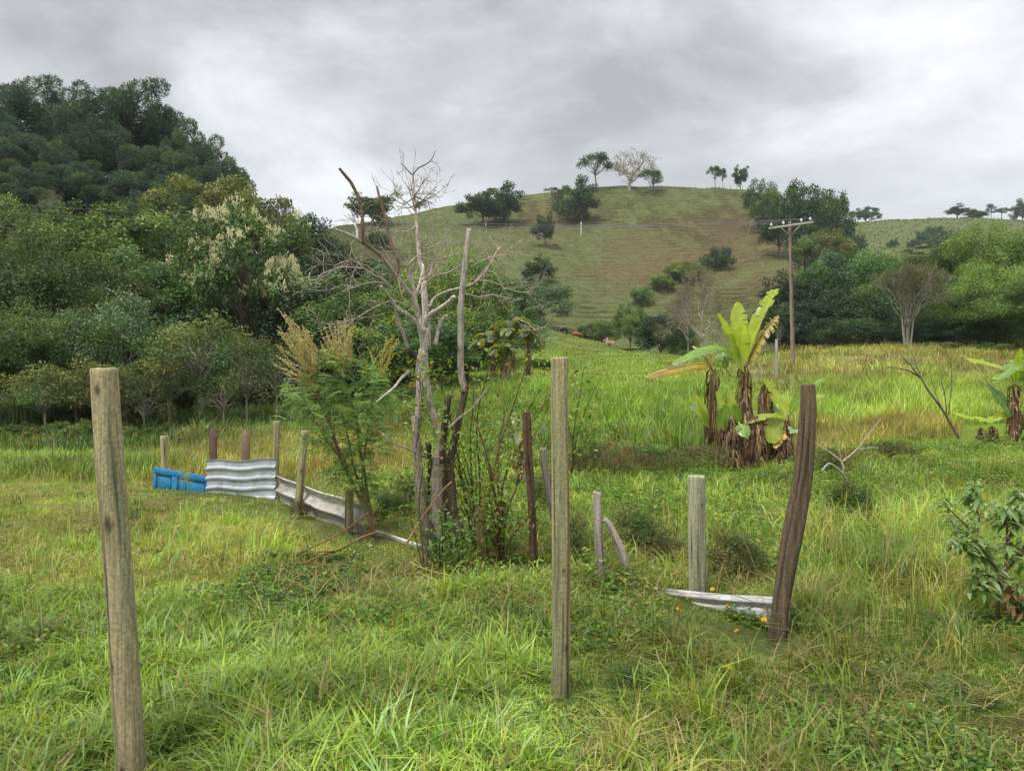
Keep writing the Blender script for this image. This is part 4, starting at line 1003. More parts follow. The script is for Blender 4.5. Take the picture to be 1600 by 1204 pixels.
for px, py, h, d, lab in [(949, 541, 11, 128, 'small white stake on the pasture crest above the lying cow'), (959, 552, 8, 122, 'small white stake right beside the lying cow'), (908, 364, 20, 243, 'pale post standing on the slope under the dark round tree')]:
    g = G(px, d); post('white_stake', [(px, 602 - (g[2] - EYE) * F / d - h), (px, 602 - (g[2] - EYE) * F / d)], [1.6, 1.8], d, M_CONC, lab, 'stake', col=(.6, .6, .58), sides=6, rings=3, cracks=0)

# ------------------------------------------------------------------ sheets and the blue door
def sheet(fn, nu, nv, th, colf):
    """a thin plate: fn(u, v) gives a point and a normal"""
    u, v = np.meshgrid(np.linspace(0, 1, nu), np.linspace(0, 1, nv), indexing='ij')
    p = fn(u, v); du = np.gradient(p, axis=0); dv = np.gradient(p, axis=1); n = nrm(np.cross(du, dv))
    a = p + n * th * .5; b = p - n * th * .5
    idx = np.arange(nu * nv).reshape(nu, nv); off = nu * nv
    q = np.stack([idx[:-1, :-1], idx[1:, :-1], idx[1:, 1:], idx[:-1, 1:]], -1).reshape(-1, 4)
    Q = [q, q[:, ::-1] + off]
    for e in (idx[:, 0], idx[:, -1][::-1], idx[0, :][::-1], idx[-1, :]):
        Q.append(np.stack([e[:-1], e[:-1] + off, e[1:] + off, e[1:]], 1))
    V = np.vstack([a.reshape(-1, 3), b.reshape(-1, 3)])
    c = colf(u, v).reshape(-1, 3)
    return V, np.vstack(Q), np.vstack([c, c])

def mk_sheet(name, fn, nu, nv, th, colf, mat, label, cat, foot):
    V, q, c = sheet(fn, nu, nv, th, colf); mb = MB(); mb.add(V - foot, q, None, c)
    o = mb.build(name, mat, smooth_=False); o.location = foot.tolist()
    return tag(o, label, cat)

def trap(t):      # trapezoid corrugation
    f = t - np.floor(t); return np.clip((.2 - np.abs(f - .5)) / .09, 0, 1)

def tin1(u, v):
    a = P(322, 719, 12.3); b = P(429, 717, 11.55)
    top = a[None, None] * (1 - u[..., None]) + b[None, None] * u[..., None]
    top[..., 2] += .015 * np.sin(u * 9)
    nrm_ = nrm(np.array([-(b - a)[1], (b - a)[0], 0])) * -1
    z = v * .85
    p = top - np.array([0, 0, 1]) * z[..., None]
    return p + nrm_ * ((trap(v * .85 / .155 + .62) - .5) * .03 + .012 * np.sin(u * 5 + v * 3) - .03 * v)[..., None] - nrm_ * (.10 * np.clip(u - .965, 0, 1) * (1 + .6 * np.sin(v * 40)))[..., None]
def tin_col(u, v):
    c = np.ones(u.shape + (3,)) * np.array([.52, .555, .60])
    st = smooth(.5, .8, fbm(u * 6, v * 2.5, 3, 5))
    c = c * (1 - .3 * st[..., None])
    r = smooth(.62, .8, fbm(u * 5 + 4, v * 8, 3, 9)) * .35
    return c * (1 - r[..., None]) + np.array([.25, .17, .11]) * r[..., None]
mk_sheet('tin_sheet', tin1, 40, 110, .004, tin_col, M_TIN, 'shiny corrugated tin sheet standing on edge between two fence posts', 'sheet', P(375, 778, 11.9))

pl2 = [(434, 742, 11.5), (467, 755, 10.8), (507, 769, 9.9), (542, 779, 9.2), (566, 788, 8.95)]
tops2 = catmull([P(*a) for a in pl2], 12)
def tin2(u, v):
    k = u * (len(tops2) - 1); i0 = np.clip(np.floor(k).astype(int), 0, len(tops2) - 2); f = (k - i0)[..., None]
    top = tops2[i0] * (1 - f) + tops2[i0 + 1] * f
    dirv = nrm(tops2[i0 + 1] - tops2[i0]); n = nrm(np.stack([dirv[..., 1], -dirv[..., 0], np.zeros(u.shape)], -1))
    prof = -.05 * np.sin(np.clip(v / .34, 0, 1) * np.pi) + .035 * np.exp(-((v - .38) / .035) ** 2) + .03 * np.exp(-((v - .03) / .03) ** 2) - .04 * np.sin(np.clip((v - .43) / .4, 0, 1) * np.pi) + .03 * np.exp(-((v - .78) / .035) ** 2)
    top = top - np.array([0, 0, 1]) * (v * .58)[..., None]
    return top + n * (prof + .012 * np.sin(u * 17))[..., None]
def fib_col(u, v):
    c = np.ones(u.shape + (3,)) * s2l(176, 172, 164, .95)
    g = fbm(u * 3, v * 5, 3, 15); c = c * (.55 + .8 * g)[..., None]
    lip = np.exp(-(v / .05) ** 2) + np.exp(-((v - .38) / .04) ** 2); c = c * (1 + .25 * lip[..., None])
    e = smooth(.86, 1, u)[..., None] * .5
    return c * (1 - e) + np.array([.42, .45, .5]) * e
mk_sheet('curved_sheet', tin2, 70, 60, .008, fib_col, M_FIBRE, 'weathered grey brown curved sheet sinking into the grass right of the shiny tin', 'sheet', P(505, 810, 9.9))

pl3 = catmull([P(581, 826, 8.9), P(615, 837, 8.5), P(657, 851, 8.0)], 10)
def tin3(u, v):
    k = u * (len(pl3) - 1); i0 = np.clip(np.floor(k).astype(int), 0, len(pl3) - 2); f = (k - i0)[..., None]
    top = pl3[i0] * (1 - f) + pl3[i0 + 1] * f
    return top + np.stack([-.02 * v * 0, .05 * np.sin(v * 3.14), -.16 * v], -1)
mk_sheet('sheet_strip', tin3, 30, 8, .02, lambda u, v: np.ones(u.shape + (3,)) * np.array([.68, .67, .65]) * (.75 + .5 * fbm(u * 8, v, 2, 3))[..., None], M_FIBRE, 'narrow pale strip of sheet running to the foot of the dead tree', 'sheet', P(615, 845, 8.5))

pl4 = catmull([P(1020, 919, 6.35), P(1076, 925, 6.0), P(1140, 931, 5.75), P(1207, 935, 5.5), P(1236, 938, 5.42)], 10)
def tin4(u, v):
    k = u * (len(pl4) - 1); i0 = np.clip(np.floor(k).astype(int), 0, len(pl4) - 2); f = (k - i0)[..., None]
    top = pl4[i0] * (1 - f) + pl4[i0 + 1] * f
    zz = np.interp(v, [0, .12, .14, .32, .36, .62, .64, .68, 1], [0, -.036, -.042, -.085, -.09, -.19, -.195, -.205, -.32])
    yy = np.interp(v, [0, .12, .14, .32, .36, .62, .64, .68, 1], [.05, .0, .02, .06, .02, .02, .035, .02, .02])
    off = np.zeros(u.shape + (3,)); off[..., 2] = zz + .001 * np.sin(u * 30); off[..., 1] = yy + .002 * np.sin(u * 12 + v * 4)
    return top + off
def white_col(u, v):
    c = np.ones(u.shape + (3,)) * np.array([.5, .5, .49]) * (.8 + .35 * fbm(u * 12, v * 4, 3, 25))[..., None]
    dirt = smooth(.5, .75, fbm(u * 9 + 3, v * 6, 3, 26) + .25 * (v - .5))[..., None] * .45
    seam = (np.exp(-((u - .52) / .003) ** 2) + np.exp(-((u - .7) / .003) ** 2))[..., None] * .6
    return (c * (1 - dirt) + np.array([.3, .27, .2]) * dirt) * (1 - seam)
mk_sheet('white_sheet', tin4, 90, 40, .006, white_col, M_FIBRE, 'dirty white folded metal sheet edge lying between the short post and the leaning post', 'sheet', P(1100, 960, 5.8))

def box(mb, o, ex, ey, ez, lo, hi, col, bev=.006):
    """box spanned by three axes with softened edges"""
    lo = np.asarray(lo, float); hi = np.asarray(hi, float); pts = []; 
    def pt(x, y, z): return o + ex * x + ey * y + ez * z
    b = bev
    layers = [(lo[1], b), (lo[1] + b, 0), (hi[1] - b, 0), (hi[1], b)]
    V = []
    for y, i in layers:
        V += [pt(lo[0] + i, y, lo[2] + i), pt(hi[0] - i, y, lo[2] + i), pt(hi[0] - i, y, hi[2] - i), pt(lo[0] + i, y, hi[2] - i)]
    q = [[0, 1, 2, 3], [15, 14, 13, 12]]
    for l in range(3):
        for j in range(4): q.append([l * 4 + j, (l + 1) * 4 + j, (l + 1) * 4 + (j + 1) % 4, l * 4 + (j + 1) % 4])
    mb.add(V, q, None, jit(col, 16, .06, .02))
# the old blue door set into the ground on its long side
dA = P(243, 729, 12.9); dB = P(328, 744, 12.35); ex = nrm(dB - dA); L_ = np.linalg.norm(dB - dA)
ezd = nrm(np.array([0, 0, 1.0]) - ex * ex[2]); eyd = nrm(np.cross(ezd, ex)); 
if eyd[1] > 0: eyd = -eyd
door = empty('old_door', P(285, 772, 12.6), 'old blue panelled wooden door lying on its side, half sunk in the grass', 'door')
o_ = local(door, [dA])[0]; blue = s2l(46, 130, 176, .85); blued = s2l(36, 104, 148, .85)
mb = MB()
for lo, hi in [((0, -.0, -.10), (L_, .035, 0)), ((0, 0, -.62), (.055, .035, -.102)), ((.44, 0, -.62), (.56, .035, -.102)), ((L_ - .05, 0, -.62), (L_, .035, -.102)), ((.057, 0, -.46), (.438, .035, -.40)), ((.562, 0, -.46), (L_ - .052, .035, -.40)), ((.057, 0, -.62), (.438, .03, -.53)), ((.562, 0, -.62), (L_ - .052, .03, -.53))]:
    box(mb, o_, ex, eyd, ezd, lo, hi, blue)
mb.build('frame', M_BLUE, door, False)
for x0, x1 in ((.057, .438), (.562, L_ - .052)):
    mb = MB(); box(mb, o_, ex, eyd, ezd, (x0, -.006, -.398), (x1, .008, -.104), blued); pn = mb.build('panel', M_BLUE, door, False)
    mb = MB(); box(mb, o_, ex, eyd, ezd, (x0 + .04, .008, -.36), (x1 - .04, .022, -.14), blue, .012); mb.build('raised_field', M_BLUE, pn, False)
    mb = MB(); box(mb, o_, ex, eyd, ezd, (x0, -.006, -.528), (x1, .008, -.462), blued); mb.build('panel', M_BLUE, door, False)
mb = MB(); box(mb, o_, ex, eyd, ezd, (L_ + .002, -.01, -.24), (L_ + .06, .045, -.05), s2l(84, 62, 48)); mb.build('rotten_end', M_POSTD, door, False)

# ------------------------------------------------------------------ the dead tree
dt = empty('dead_tree', G(690, 7.3), 'leafless many stemmed dead tree with pale broken limbs in the middle', 'tree')
g_pale = s2l(190, 180, 168, .95); g_mid = s2l(166, 152, 138, .95); g_drk = s2l(104, 90, 76, .9); g_br = s2l(120, 96, 80, .9)
def stroke(mb, pp, d0, d1, w, col, sides=8, sub=6, rough=.05, wob=.0, col2=None):
    n = len(pp); ds = np.linspace(d0, d1, n)
    pts = np.array([P(a[0], a[1], q) for a, q in zip(pp, ds)])
    ww = np.asarray(w, float); ww = np.linspace(ww[0], ww[-1], n) if len(ww) != n else ww
    rad = ww * ds / F / 2
    pts[1:-1] += rng.normal(0, wob, (max(n - 2, 0), 3)) if n > 2 else 0
    m = (n - 1) * sub + 1
    cs = None
    if col2 is not None:
        t = np.linspace(0, 1, m)[:, None]; cs = np.asarray(col) * (1 - t) + np.asarray(col2) * t
        cs = cs * rng.uniform(.88, 1.12, (m, 1))
    tube(mb, local(dt, pts), rad, sides, col, sub, rough=rough, cols=cs)
    return catmull(pts, sub)
twb = MB()
def twigs(curve, n, L, r, spread=.7, depth=2):
    for _ in range(n):
        i = rng.integers(len(curve) // 3, len(curve) - 1); p = curve[i]; d = nrm(curve[i] - curve[i - 1] if i else np.array([0, 0, 1.0]))
        nd = nrm(d + rng.normal(0, spread, 3))
        twig_tree(twb, local(dt, [p])[0], nd, L * rng.uniform(.6, 1.2), r, depth, .45, g_mid, .1, (2, 4), None, .0022, .7)
def branch(name, *a, tw=None, **k):
    global twb
    mb = MB(); c = stroke(mb, *a, **k); ob = mb.build(name, M_DEAD, dt)
    if tw:
        twb = MB(); twigs(c, *tw); twb.build('twigs', M_DEAD, ob)
    return c
DD = 7.3
branch('stem', [(679, 884), (667, 830), (658, 790), (654, 740), (652, 705), (648, 650)], DD, DD - .15, [23, 19, 17, 15, 14, 12], g_drk * 1.15, rough=.16, col2=g_mid)
branch('stem', [(689, 886), (685, 840), (682, 780), (681, 735), (680, 712)], DD + .05, DD, [30, 24, 20, 18, 19], g_drk * 1.15, rough=.16, col2=g_mid, sides=12)
branch('stem', [(681, 720), (688, 690), (682, 665), (672, 630), (663, 580), (661, 545)], DD, DD, [13, 11, 11, 10, 14, 15], g_mid, rough=.07, col2=g_pale)
branch('stem', [(652, 660), (655, 610), (655, 570), (663, 540)], DD - .1, DD + .1, [9, 11, 10, 12], g_mid, rough=.06, col2=g_pale)
branch('stem', [(706, 882), (706, 830), (704, 780), (701, 735), (700, 710)], DD + .2, DD + .15, [30, 23, 20, 18, 16], g_drk * 1.0, rough=.18, sides=12, col2=g_drk)
branch('stem', [(698, 884), (694, 810), (696, 740)], DD + .3, DD + .3, [16, 14, 10], g_drk * .8, rough=.1)
branch('stem', [(702, 725), (709, 695), (716, 660), (724, 625), (728, 602)], DD + .15, DD + .1, [13, 12, 11, 10, 11], g_drk * .8, rough=.1)
branch('broken_trunk', [(725, 612), (720, 575), (720, 540), (720, 480), (724, 440), (727, 410), (731, 380), (733, 357)], DD + .1, DD, [12, 10, 10, 10, 9, 9.5, 9, 7], g_mid * .9, rough=.07, sides=10, col2=g_pale * .8)
branch('stub', [(690, 722), (695, 680), (697, 650), (703, 616)], DD, DD - .25, [11, 9, 9, 8], g_drk * .7, rough=.12)
branch('stub', [(669, 692), (671, 720), (671, 772)], DD - .15, DD + .05, [9, 7, 6], g_drk * .6, rough=.12)
branch('stub', [(718, 850), (716, 820), (705, 790)], DD + .1, DD + .2, [13, 14, 8], g_drk * .75, rough=.12)
branch('limb', [(663, 550), (657, 510), (647, 470), (632, 448), (617, 430), (605, 412), (593, 398), (578, 386), (565, 378)], DD, DD - .7, [11.5, 10, 9, 7.5, 7, 6.5, 6, 5.5, 5], g_pale * 1.05, rough=.06, sides=10, col2=g_br * 1.25, tw=(5, .22, .006, .8, 2))
branch('limb', [(565, 380), (567, 355), (565, 330), (561, 312), (550, 288), (540, 275), (530, 263)], DD - .7, DD - .8, [5.5, 5, 5, 5, 5.2, 5, 4.2], g_br, rough=.06, col2=g_br * .7)
branch('limb', [(564, 378), (550, 369), (535, 362), (516, 356)], DD - .7, DD - 1.0, [6, 4.5, 3.5, 3], g_pale, rough=.05)
branch('limb', [(559, 374), (557, 356), (550, 343), (544, 333)], DD - .7, DD - .6, [5, 3.5, 2.5, 2], g_pale)
branch('limb', [(620, 434), (622, 418), (620, 402), (610, 380), (605, 355), (598, 325), (592, 305), (589, 291)], DD - .2, DD - .1, [5, 5, 5.5, 5, 4.6, 4.5, 4, 3], g_br * .75, rough=.05, col2=g_br, tw=(3, .12, .004, .8, 1))
branch('limb', [(667, 545), (666, 500), (663, 455), (662, 430), (656, 405), (653, 380), (651, 353), (649, 325), (647, 300), (645, 272)], DD + .1, DD + .25, [13, 12, 10, 8, 7, 5.5, 5, 4, 3, 2.4], g_pale, rough=.05, sides=10, col2=g_mid, tw=(6, .25, .005, .8, 2))
branch('limb', [(645, 272), (655, 262), (668, 255), (675, 248), (680, 236)], DD + .25, DD + .25, [2.4, 2, 1.8, 1.4, 1], g_drk, tw=(5, .1, .003, .7, 1))
branch('limb', [(645, 274), (637, 266), (632, 260), (626, 255)], DD + .25, DD + .2, [2.2, 1.8, 1.3, .9], g_drk, tw=(4, .1, .003, .7, 1))
for e, k in [((614, 302), (632, 314)), ((620, 322), (636, 325)), ((632, 283), (640, 300)), ((684, 290), (668, 305)), ((686, 300), (665, 312)), ((680, 322), (664, 313)), ((666, 275), (655, 295)), ((672, 330), (667, 314)), ((612, 308), (630, 318)), ((640, 278), (644, 298))]:
    b = (648 + rng.uniform(-1, 2), 306 + rng.uniform(-4, 24)); mb = MB()
    c = stroke(mb, [b, k, e], DD + .2, DD + rng.uniform(-.2, .6), [2.0, 1.4, .7], g_drk, 5); ob = mb.build('branch', M_DEAD, dt); twb = MB(); twigs(c, 3, .1, .0025, .6, 2); twb.build('twigs', M_DEAD, ob)
branch('limb', [(663, 520), (650, 480), (648, 455), (641, 430), (639, 416), (644, 408), (652, 400)], DD - .1, DD - .3, [9, 8, 6, 5.5, 5, 4, 3], g_pale, rough=.05, tw=(4, .22, .005, .8, 2))
branch('limb', [(646, 470), (655, 445), (661, 420), (660, 412)], DD - .15, DD + .1, [5, 4, 4, 3], g_pale)
branch('limb', [(664, 510), (672, 492), (684, 484), (698, 474), (710, 463)], DD, DD - .3, [9, 8, 7.5, 7, 6], g_pale, rough=.07)
branch('limb', [(671, 480), (678, 466), (696, 456), (722, 449), (735, 445), (747, 437), (760, 422), (769, 406), (776, 394), (782, 386)], DD, DD + .9, [5, 4, 4, 4, 4, 4, 3.4, 3, 2.4, 1.8], g_mid, tw=(9, .28, .005, .7, 2))
branch('limb', [(747, 438), (770, 441), (790, 450), (812, 456), (836, 457)], DD + .6, DD + .9, [3, 2.6, 2.2, 1.8, 1.2], g_mid, tw=(6, .22, .004, .7, 2))
branch('limb', [(728, 459), (748, 464), (772, 461), (788, 478), (806, 500), (828, 520)], DD + .2, DD + .7, [3, 2.6, 2.4, 2, 1.6, 1.2], g_mid, tw=(6, .2, .004, .7, 2))
branch('limb', [(735, 418), (752, 408), (768, 402), (776, 404), (787, 414)], DD + .1, DD + .3, [2.6, 2.4, 2, 1.6, 1.2], g_mid, tw=(3, .15, .004, .7, 2))
branch('limb', [(652, 505), (637, 492), (620, 481), (608, 462), (595, 447)], DD, DD - .4, [8, 7, 6, 5, 4.5], g_pale, rough=.06, tw=(5, .25, .005, .8, 2))
branch('limb', [(619, 482), (622, 500), (630, 520), (638, 545)], DD - .15, DD - .1, [6, 6, 5.5, 5], g_mid, rough=.06)
branch('limb', [(612, 450), (598, 436), (585, 430), (570, 420), (560, 412), (548, 404)], DD - .2, DD - .7, [4.5, 3.6, 3.2, 2.8, 2.2, 1.6], g_pale, tw=(6, .22, .004, .8, 2))
branch('limb', [(568, 420), (550, 418), (535, 417), (518, 423), (502, 429), (493, 437), (480, 438)], DD - .5, DD - .9, [3, 2.8, 2.6, 2.2, 2.0, 1.5, 1], g_mid, tw=(5, .15, .004, .8, 2))
branch('limb', [(606, 446), (590, 441), (572, 443), (552, 449), (533, 456)], DD - .2, DD - .6, [3, 2.6, 2.2, 1.8, 1.2], g_mid, tw=(5, .18, .004, .7, 2))
branch('limb', [(655, 460), (668, 440), (680, 430), (700, 426), (718, 415), (738, 406)], DD, DD + .5, [4, 3, 2.6, 2.4, 2, 1.4], g_mid, tw=(7, .22, .004, .7, 2))
branch('limb', [(658, 440), (672, 428), (676, 412), (686, 408)], DD, DD + .4, [3, 2.4, 2, 1.2], g_mid, tw=(4, .22, .004, .7, 2))
branch('limb', [(655, 402), (680, 406), (705, 400), (725, 395)], DD + .1, DD + .6, [2.6, 2.2, 1.8, 1.2], g_mid, tw=(5, .18, .004, .7, 2))
branch('limb', [(653, 385), (668, 388), (686, 380), (706, 372)], DD + .15, DD + .5, [2.4, 2, 1.6, 1.0], g_mid, tw=(4, .15, .003, .7, 2))
branch('limb', [(650, 352), (640, 360), (620, 362), (598, 360), (580, 363)], DD + .2, DD - .1, [2.4, 2, 1.8, 1.5, 1], g_mid, tw=(4, .14, .003, .7, 2))
branch('limb', [(640, 480), (615, 470), (590, 478), (568, 490), (552, 500), (540, 512)], DD - .1, DD - .6, [3, 2.6, 2.4, 2, 1.6, 1], g_mid, tw=(8, .2, .004, .7, 2))
branch('limb', [(640, 580), (628, 590), (615, 606), (600, 618), (588, 628)], DD - .2, DD - .5, [6, 4.5, 3.6, 3, 2], g_pale * .9)
branch('limb', [(681, 722), (660, 712), (640, 702), (610, 690), (590, 672), (575, 655)], DD, DD - .5, [4, 3.4, 3, 2.6, 2.2, 1.8], g_mid * .9)
branch('limb', [(698, 672), (715, 655), (735, 640), (750, 622), (760, 608)], DD, DD + .3, [4.5, 4, 3.4, 2.8, 2], g_mid * .9)
branch('limb', [(680, 540), (684, 520), (690, 500), (700, 492)], DD + .1, DD + .3, [7, 6, 5, 3], g_mid, tw=(3, .2, .004, .7, 2))
# loose stick propped on the stem
mb = MB(); 
def freestick(name, pp, d0, d1, w, col, label, cat, mat=M_DEAD, group=None, kids=()):
    ds = np.linspace(d0, d1, len(pp)); pts = np.array([P(a[0], a[1], q) for a, q in zip(pp, ds)])
    o = empty(name, pts[0], label, cat, group) if kids else None
    root = np.array(pts[0]); m = MB()
    tube(m, pts - root, np.linspace(w[0], w[-1], len(pp)) * ds / F / 2, 7, col, 5, rough=.08)
    if not kids:
        ob = m.build(name, mat); ob.location = root.tolist(); return tag(ob, label, cat, group)
    m.build('stem', mat, o)
    for kp, ka, kb, kw in kids:
        ds = np.linspace(ka, kb, len(kp)); pts = np.array([P(a[0], a[1], q) for a, q in zip(kp, ds)]); m = MB()
        tube(m, pts - root, np.linspace(kw[0], kw[-1], len(kp)) * ds / F / 2, 6, col, 5, rough=.08); m.build('branch', mat, o)
    return o
freestick('stick', [(636, 848), (660, 808), (690, 768), (706, 752)], 7.0, 7.1, [3.5, 2.5], s2l(158, 128, 88, .9), 'thin tan stick leaning against the dead tree stems', 'stick')
freestick('stick', [(28, 872), (60, 867), (85, 863), (112, 857)], 7.75, 7.95, [3, 6], g_pale, 'short bleached stick lying in the grass at the left', 'stick')
br_ = s2l(150, 116, 74, .85)
freestick('fallen_branch', [(586, 832), (560, 842), (530, 858), (500, 868), (478, 879)], 8.3, 6.9, [5, 2.5], br_, 'thin brown fallen branch pointing down left from the feathery shrub', 'branch', kids=[([(520, 861), (495, 862), (470, 866)], 7.4, 7.1, [3, 1.5])])
freestick('fallen_branch', [(578, 800), (548, 822), (515, 842), (480, 858), (462, 866)], 8.4, 7.3, [3.6, 1.8], br_ * .9, 'long thin bent fallen branch above the other, reaching to the fence posts', 'branch')
freestick('fallen_branch', [(450, 879), (490, 880), (520, 883), (545, 882), (568, 888)], 7.0, 6.95, [2, 3], br_ * .8, 'dark straight branch lying across the grass below the others', 'branch')
freestick('fallen_branch', [(640, 878), (668, 890), (700, 898), (728, 908)], 6.9, 6.6, [2.5, 2.2], s2l(170, 146, 98, .85), 'pale dry stalk lying in front of the dead tree', 'branch')
freestick('dry_stalk', [(262, 880), (268, 850), (274, 826), (283, 818)], 6.6, 6.7, [1.8, 1.4], s2l(196, 182, 130, .9), 'single pale dry grass stalk bending right in front of the tin fence', 'stalk', M_DRY)
freestick('fallen_branch', [(918, 700), (965, 701), (1002, 705), (1030, 704)], 15.5, 15.5, [1.6, 2.6], s2l(150, 132, 96, .85), 'thin dead stem lying level in the grass left of the banana plants', 'branch', kids=[([(985, 704), (968, 695), (950, 690)], 15.5, 15.7, [2.4, 1.2])])
freestick('dead_branch', [(1330, 766), (1317, 741), (1299, 725), (1291, 727), (1284, 736)], 9.3, 9.0, [4, 2.6], g_mid, 'pale dead branch rising out of the small dark bush at the right', 'branch', kids=[([(1317, 742), (1314, 720), (1272, 690)], 9.3, 9.6, [3, 1.4]), ([(1315, 722), (1338, 703), (1356, 680), (1376, 654)], 9.3, 9.5, [3, 1.2]), ([(1338, 703), (1362, 699), (1372, 700)], 9.4, 9.2, [2, 1.2]), ([(1316, 730), (1312, 705), (1309, 688)], 9.3, 9.3, [2.4, 1.2])])
freestick('dead_sapling', [(1502, 690), (1485, 661), (1470, 636), (1450, 609), (1440, 592), (1422, 580), (1407, 576), (1387, 573)], 19, 19.5, [4.5, 1.2], s2l(104, 88, 74, .9), 'thin dark leafless sapling leaning left near the right hand banana', 'sapling', kids=[([(1440, 592), (1431, 568), (1425, 553), (1416, 538)], 19.3, 19.6, [2.4, 1]), ([(1437, 589), (1422, 570), (1408, 556)], 19.3, 19.2, [2.2, 1]), ([(1479, 646), (1476, 615), (1471, 597), (1474, 585)], 19, 19, [2, 1]), ([(1482, 648), (1484, 628), (1487, 600), (1487, 558)], 19, 19.2, [2, 1]), ([(1474, 641), (1462, 615), (1452, 580)], 19, 19.3, [1.6, .8])])
freestick('dead_tree', [(1166, 386), (1169, 366), (1174, 346)], 236, 238, [2.4, 1.2], s2l(120, 104, 92, .9), 'slanted dead trunk standing alone on the brown slope', 'tree')

# ------------------------------------------------------------------ shrubs by the dead tree
def sprigs(root, stems, ll, lw, dens, cols, smat, lmat, scol, off=.03, droop=.2, start=.25, lname='leaves', jitd=.05):
    sb = MB(); lb = MB(); r0 = np.array(root.location)
    for pp, d0, d1, w in stems:
        ds = np.linspace(d0, d1, len(pp)); pts = np.array([P(a[0], a[1], q) for a, q in zip(pp, ds)])
        cv = catmull(pts, 8) - r0; rad = np.linspace(w[0], w[-1], len(cv)) * d0 / F / 2
        tube(sb, cv, rad, 6, jit(scol, 1, .15)[0], 0, rough=.06)
        L = np.linalg.norm(np.diff(cv, axis=0), axis=1).sum(); n = int(dens * L)
        k = rng.uniform(start, 1, n) * (len(cv) - 1); i0 = np.clip(k.astype(int), 0, len(cv) - 2)
        p = cv[i0] + (cv[i0 + 1] - cv[i0]) * (k - i0)[:, None] + rng.normal(0, off, (n, 3)) + rng.normal(0, jitd, (n, 3)) * [1, 1, .6]
        ax = rdir(n) + np.array([0, 0, -droop + .2]); nm = rng.normal(0, .5, (n, 3)) + [0, -.2, .9]
        l = ll * rng.uniform(.6, 1.3, n); c = np.asarray(cols)[rng.integers(0, len(cols), n)] * rng.uniform(.75, 1.25, (n, 1))
        leaves(lb, p, ax, nm, l, lw * l / ll, c)
    sb.build('stems', smat, root); lb.build(lname, lmat, root)

KG = .9
lg = [s2l(104, 140, 58, KG), s2l(124, 154, 66, KG), s2l(86, 120, 50, KG), s2l(142, 160, 74, KG)]
lgr = lg + [s2l(128, 98, 58, KG)]
def rstems(base, n, spread, h, d, w, seed, dz=.5, curve=.3):
    r_ = np.random.default_rng(seed); out = []
    for i in range(n):
        ex_ = base[0] + r_.normal(0, spread); ey_ = base[1] - h * r_.uniform(.55, 1.0)
        mx = base[0] + (ex_ - base[0]) * curve + r_.normal(0, 4); my = (base[1] + ey_) / 2
        out.append(([(base[0] + r_.normal(0, 3), base[1]), (mx, my), (ex_, ey_)], d + r_.uniform(-.1, .1), d + r_.uniform(-dz, dz), w))
    return out
sh = empty('sapling_shrub', G(784, 7.2), 'thin stemmed small leaved shrub between the dead tree and the rusty post', 'shrub')
sprigs(sh, [([(783, 888), (781, 819), (770, 753), (759, 707), (741, 649)], 7.2, 7.0, [5, 1.6]), ([(784, 885), (791, 806), (807, 761), (812, 737)], 7.2, 7.3, [4, 1.4]), ([(780, 880), (779, 790), (779, 700), (786, 660), (796, 620)], 7.2, 7.4, [4, 1.2]),
            ([(784, 880), (800, 838), (823, 811), (840, 790)], 7.1, 6.9, [3.5, 1.2]), ([(782, 870), (765, 835), (755, 800), (748, 780)], 7.1, 6.9, [3, 1]), ([(806, 762), (815, 715), (828, 690), (847, 660)], 7.3, 7.3, [2, .8]), ([(776, 760), (790, 740), (800, 700)], 7.2, 7.0, [2, .8]), ([(783, 850), (740, 800), (722, 770)], 7.1, 6.9, [2.5, .8])]
       + rstems((784, 880), 8, 34, 190, 7.2, [2.6, .8], 5), .052, .022, 75, lgr, M_BARK, M_LEAF1, s2l(96, 74, 56, .85), off=.04)
sh = empty('sapling_shrub', G(745, 7.6), 'loose leafy shrub growing up behind the dead tree trunks to shoulder height', 'shrub')
sprigs(sh, [([(745, 880), (750, 760), (745, 660), (760, 590), (775, 545)], 7.6, 7.8, [4, 1]), ([(745, 880), (775, 720), (800, 640), (822, 575), (835, 545)], 7.6, 8.0, [4, 1]), ([(745, 880), (720, 740), (705, 660), (690, 600), (696, 560)], 7.6, 7.6, [4, 1]), ([(750, 860), (800, 720), (845, 640), (880, 590)], 7.6, 8.1, [3.4, 1]), ([(745, 860), (735, 700), (740, 620), (735, 570)], 7.6, 7.7, [3, 1]), ([(740, 870), (690, 770), (655, 690), (630, 640)], 7.6, 7.5, [3, 1])]
       + rstems((748, 870), 9, 62, 300, 7.7, [2.6, .8], 8, .6), .058, .026, 62, lgr[:4] + [s2l(146, 140, 66, KG)], M_BARK, M_LEAF1, s2l(96, 78, 58, .85), off=.05, start=.35, jitd=.07)
sh = empty('sapling_shrub', G(690, 6.9), 'low dark leafy growth hugging the foot of the dead tree', 'shrub')
sprigs(sh, rstems((690, 886), 7, 30, 90, 6.95, [2.4, .8], 9) + rstems((720, 886), 8, 22, 70, 6.9, [2.4, .8], 12) + [([(660, 886), (640, 800), (625, 740)], 7.1, 7.0, [2.5, .8]), ([(662, 880), (655, 780), (668, 700)], 7.05, 6.9, [2.5, .8])], .05, .024, 62, lg[:3], M_BARK, M_LEAF1, s2l(86, 74, 56, .85), start=.15)
sh = empty('sapling_shrub', G(896, 11), 'leafy sapling spraying up right of the tall middle post top', 'shrub')
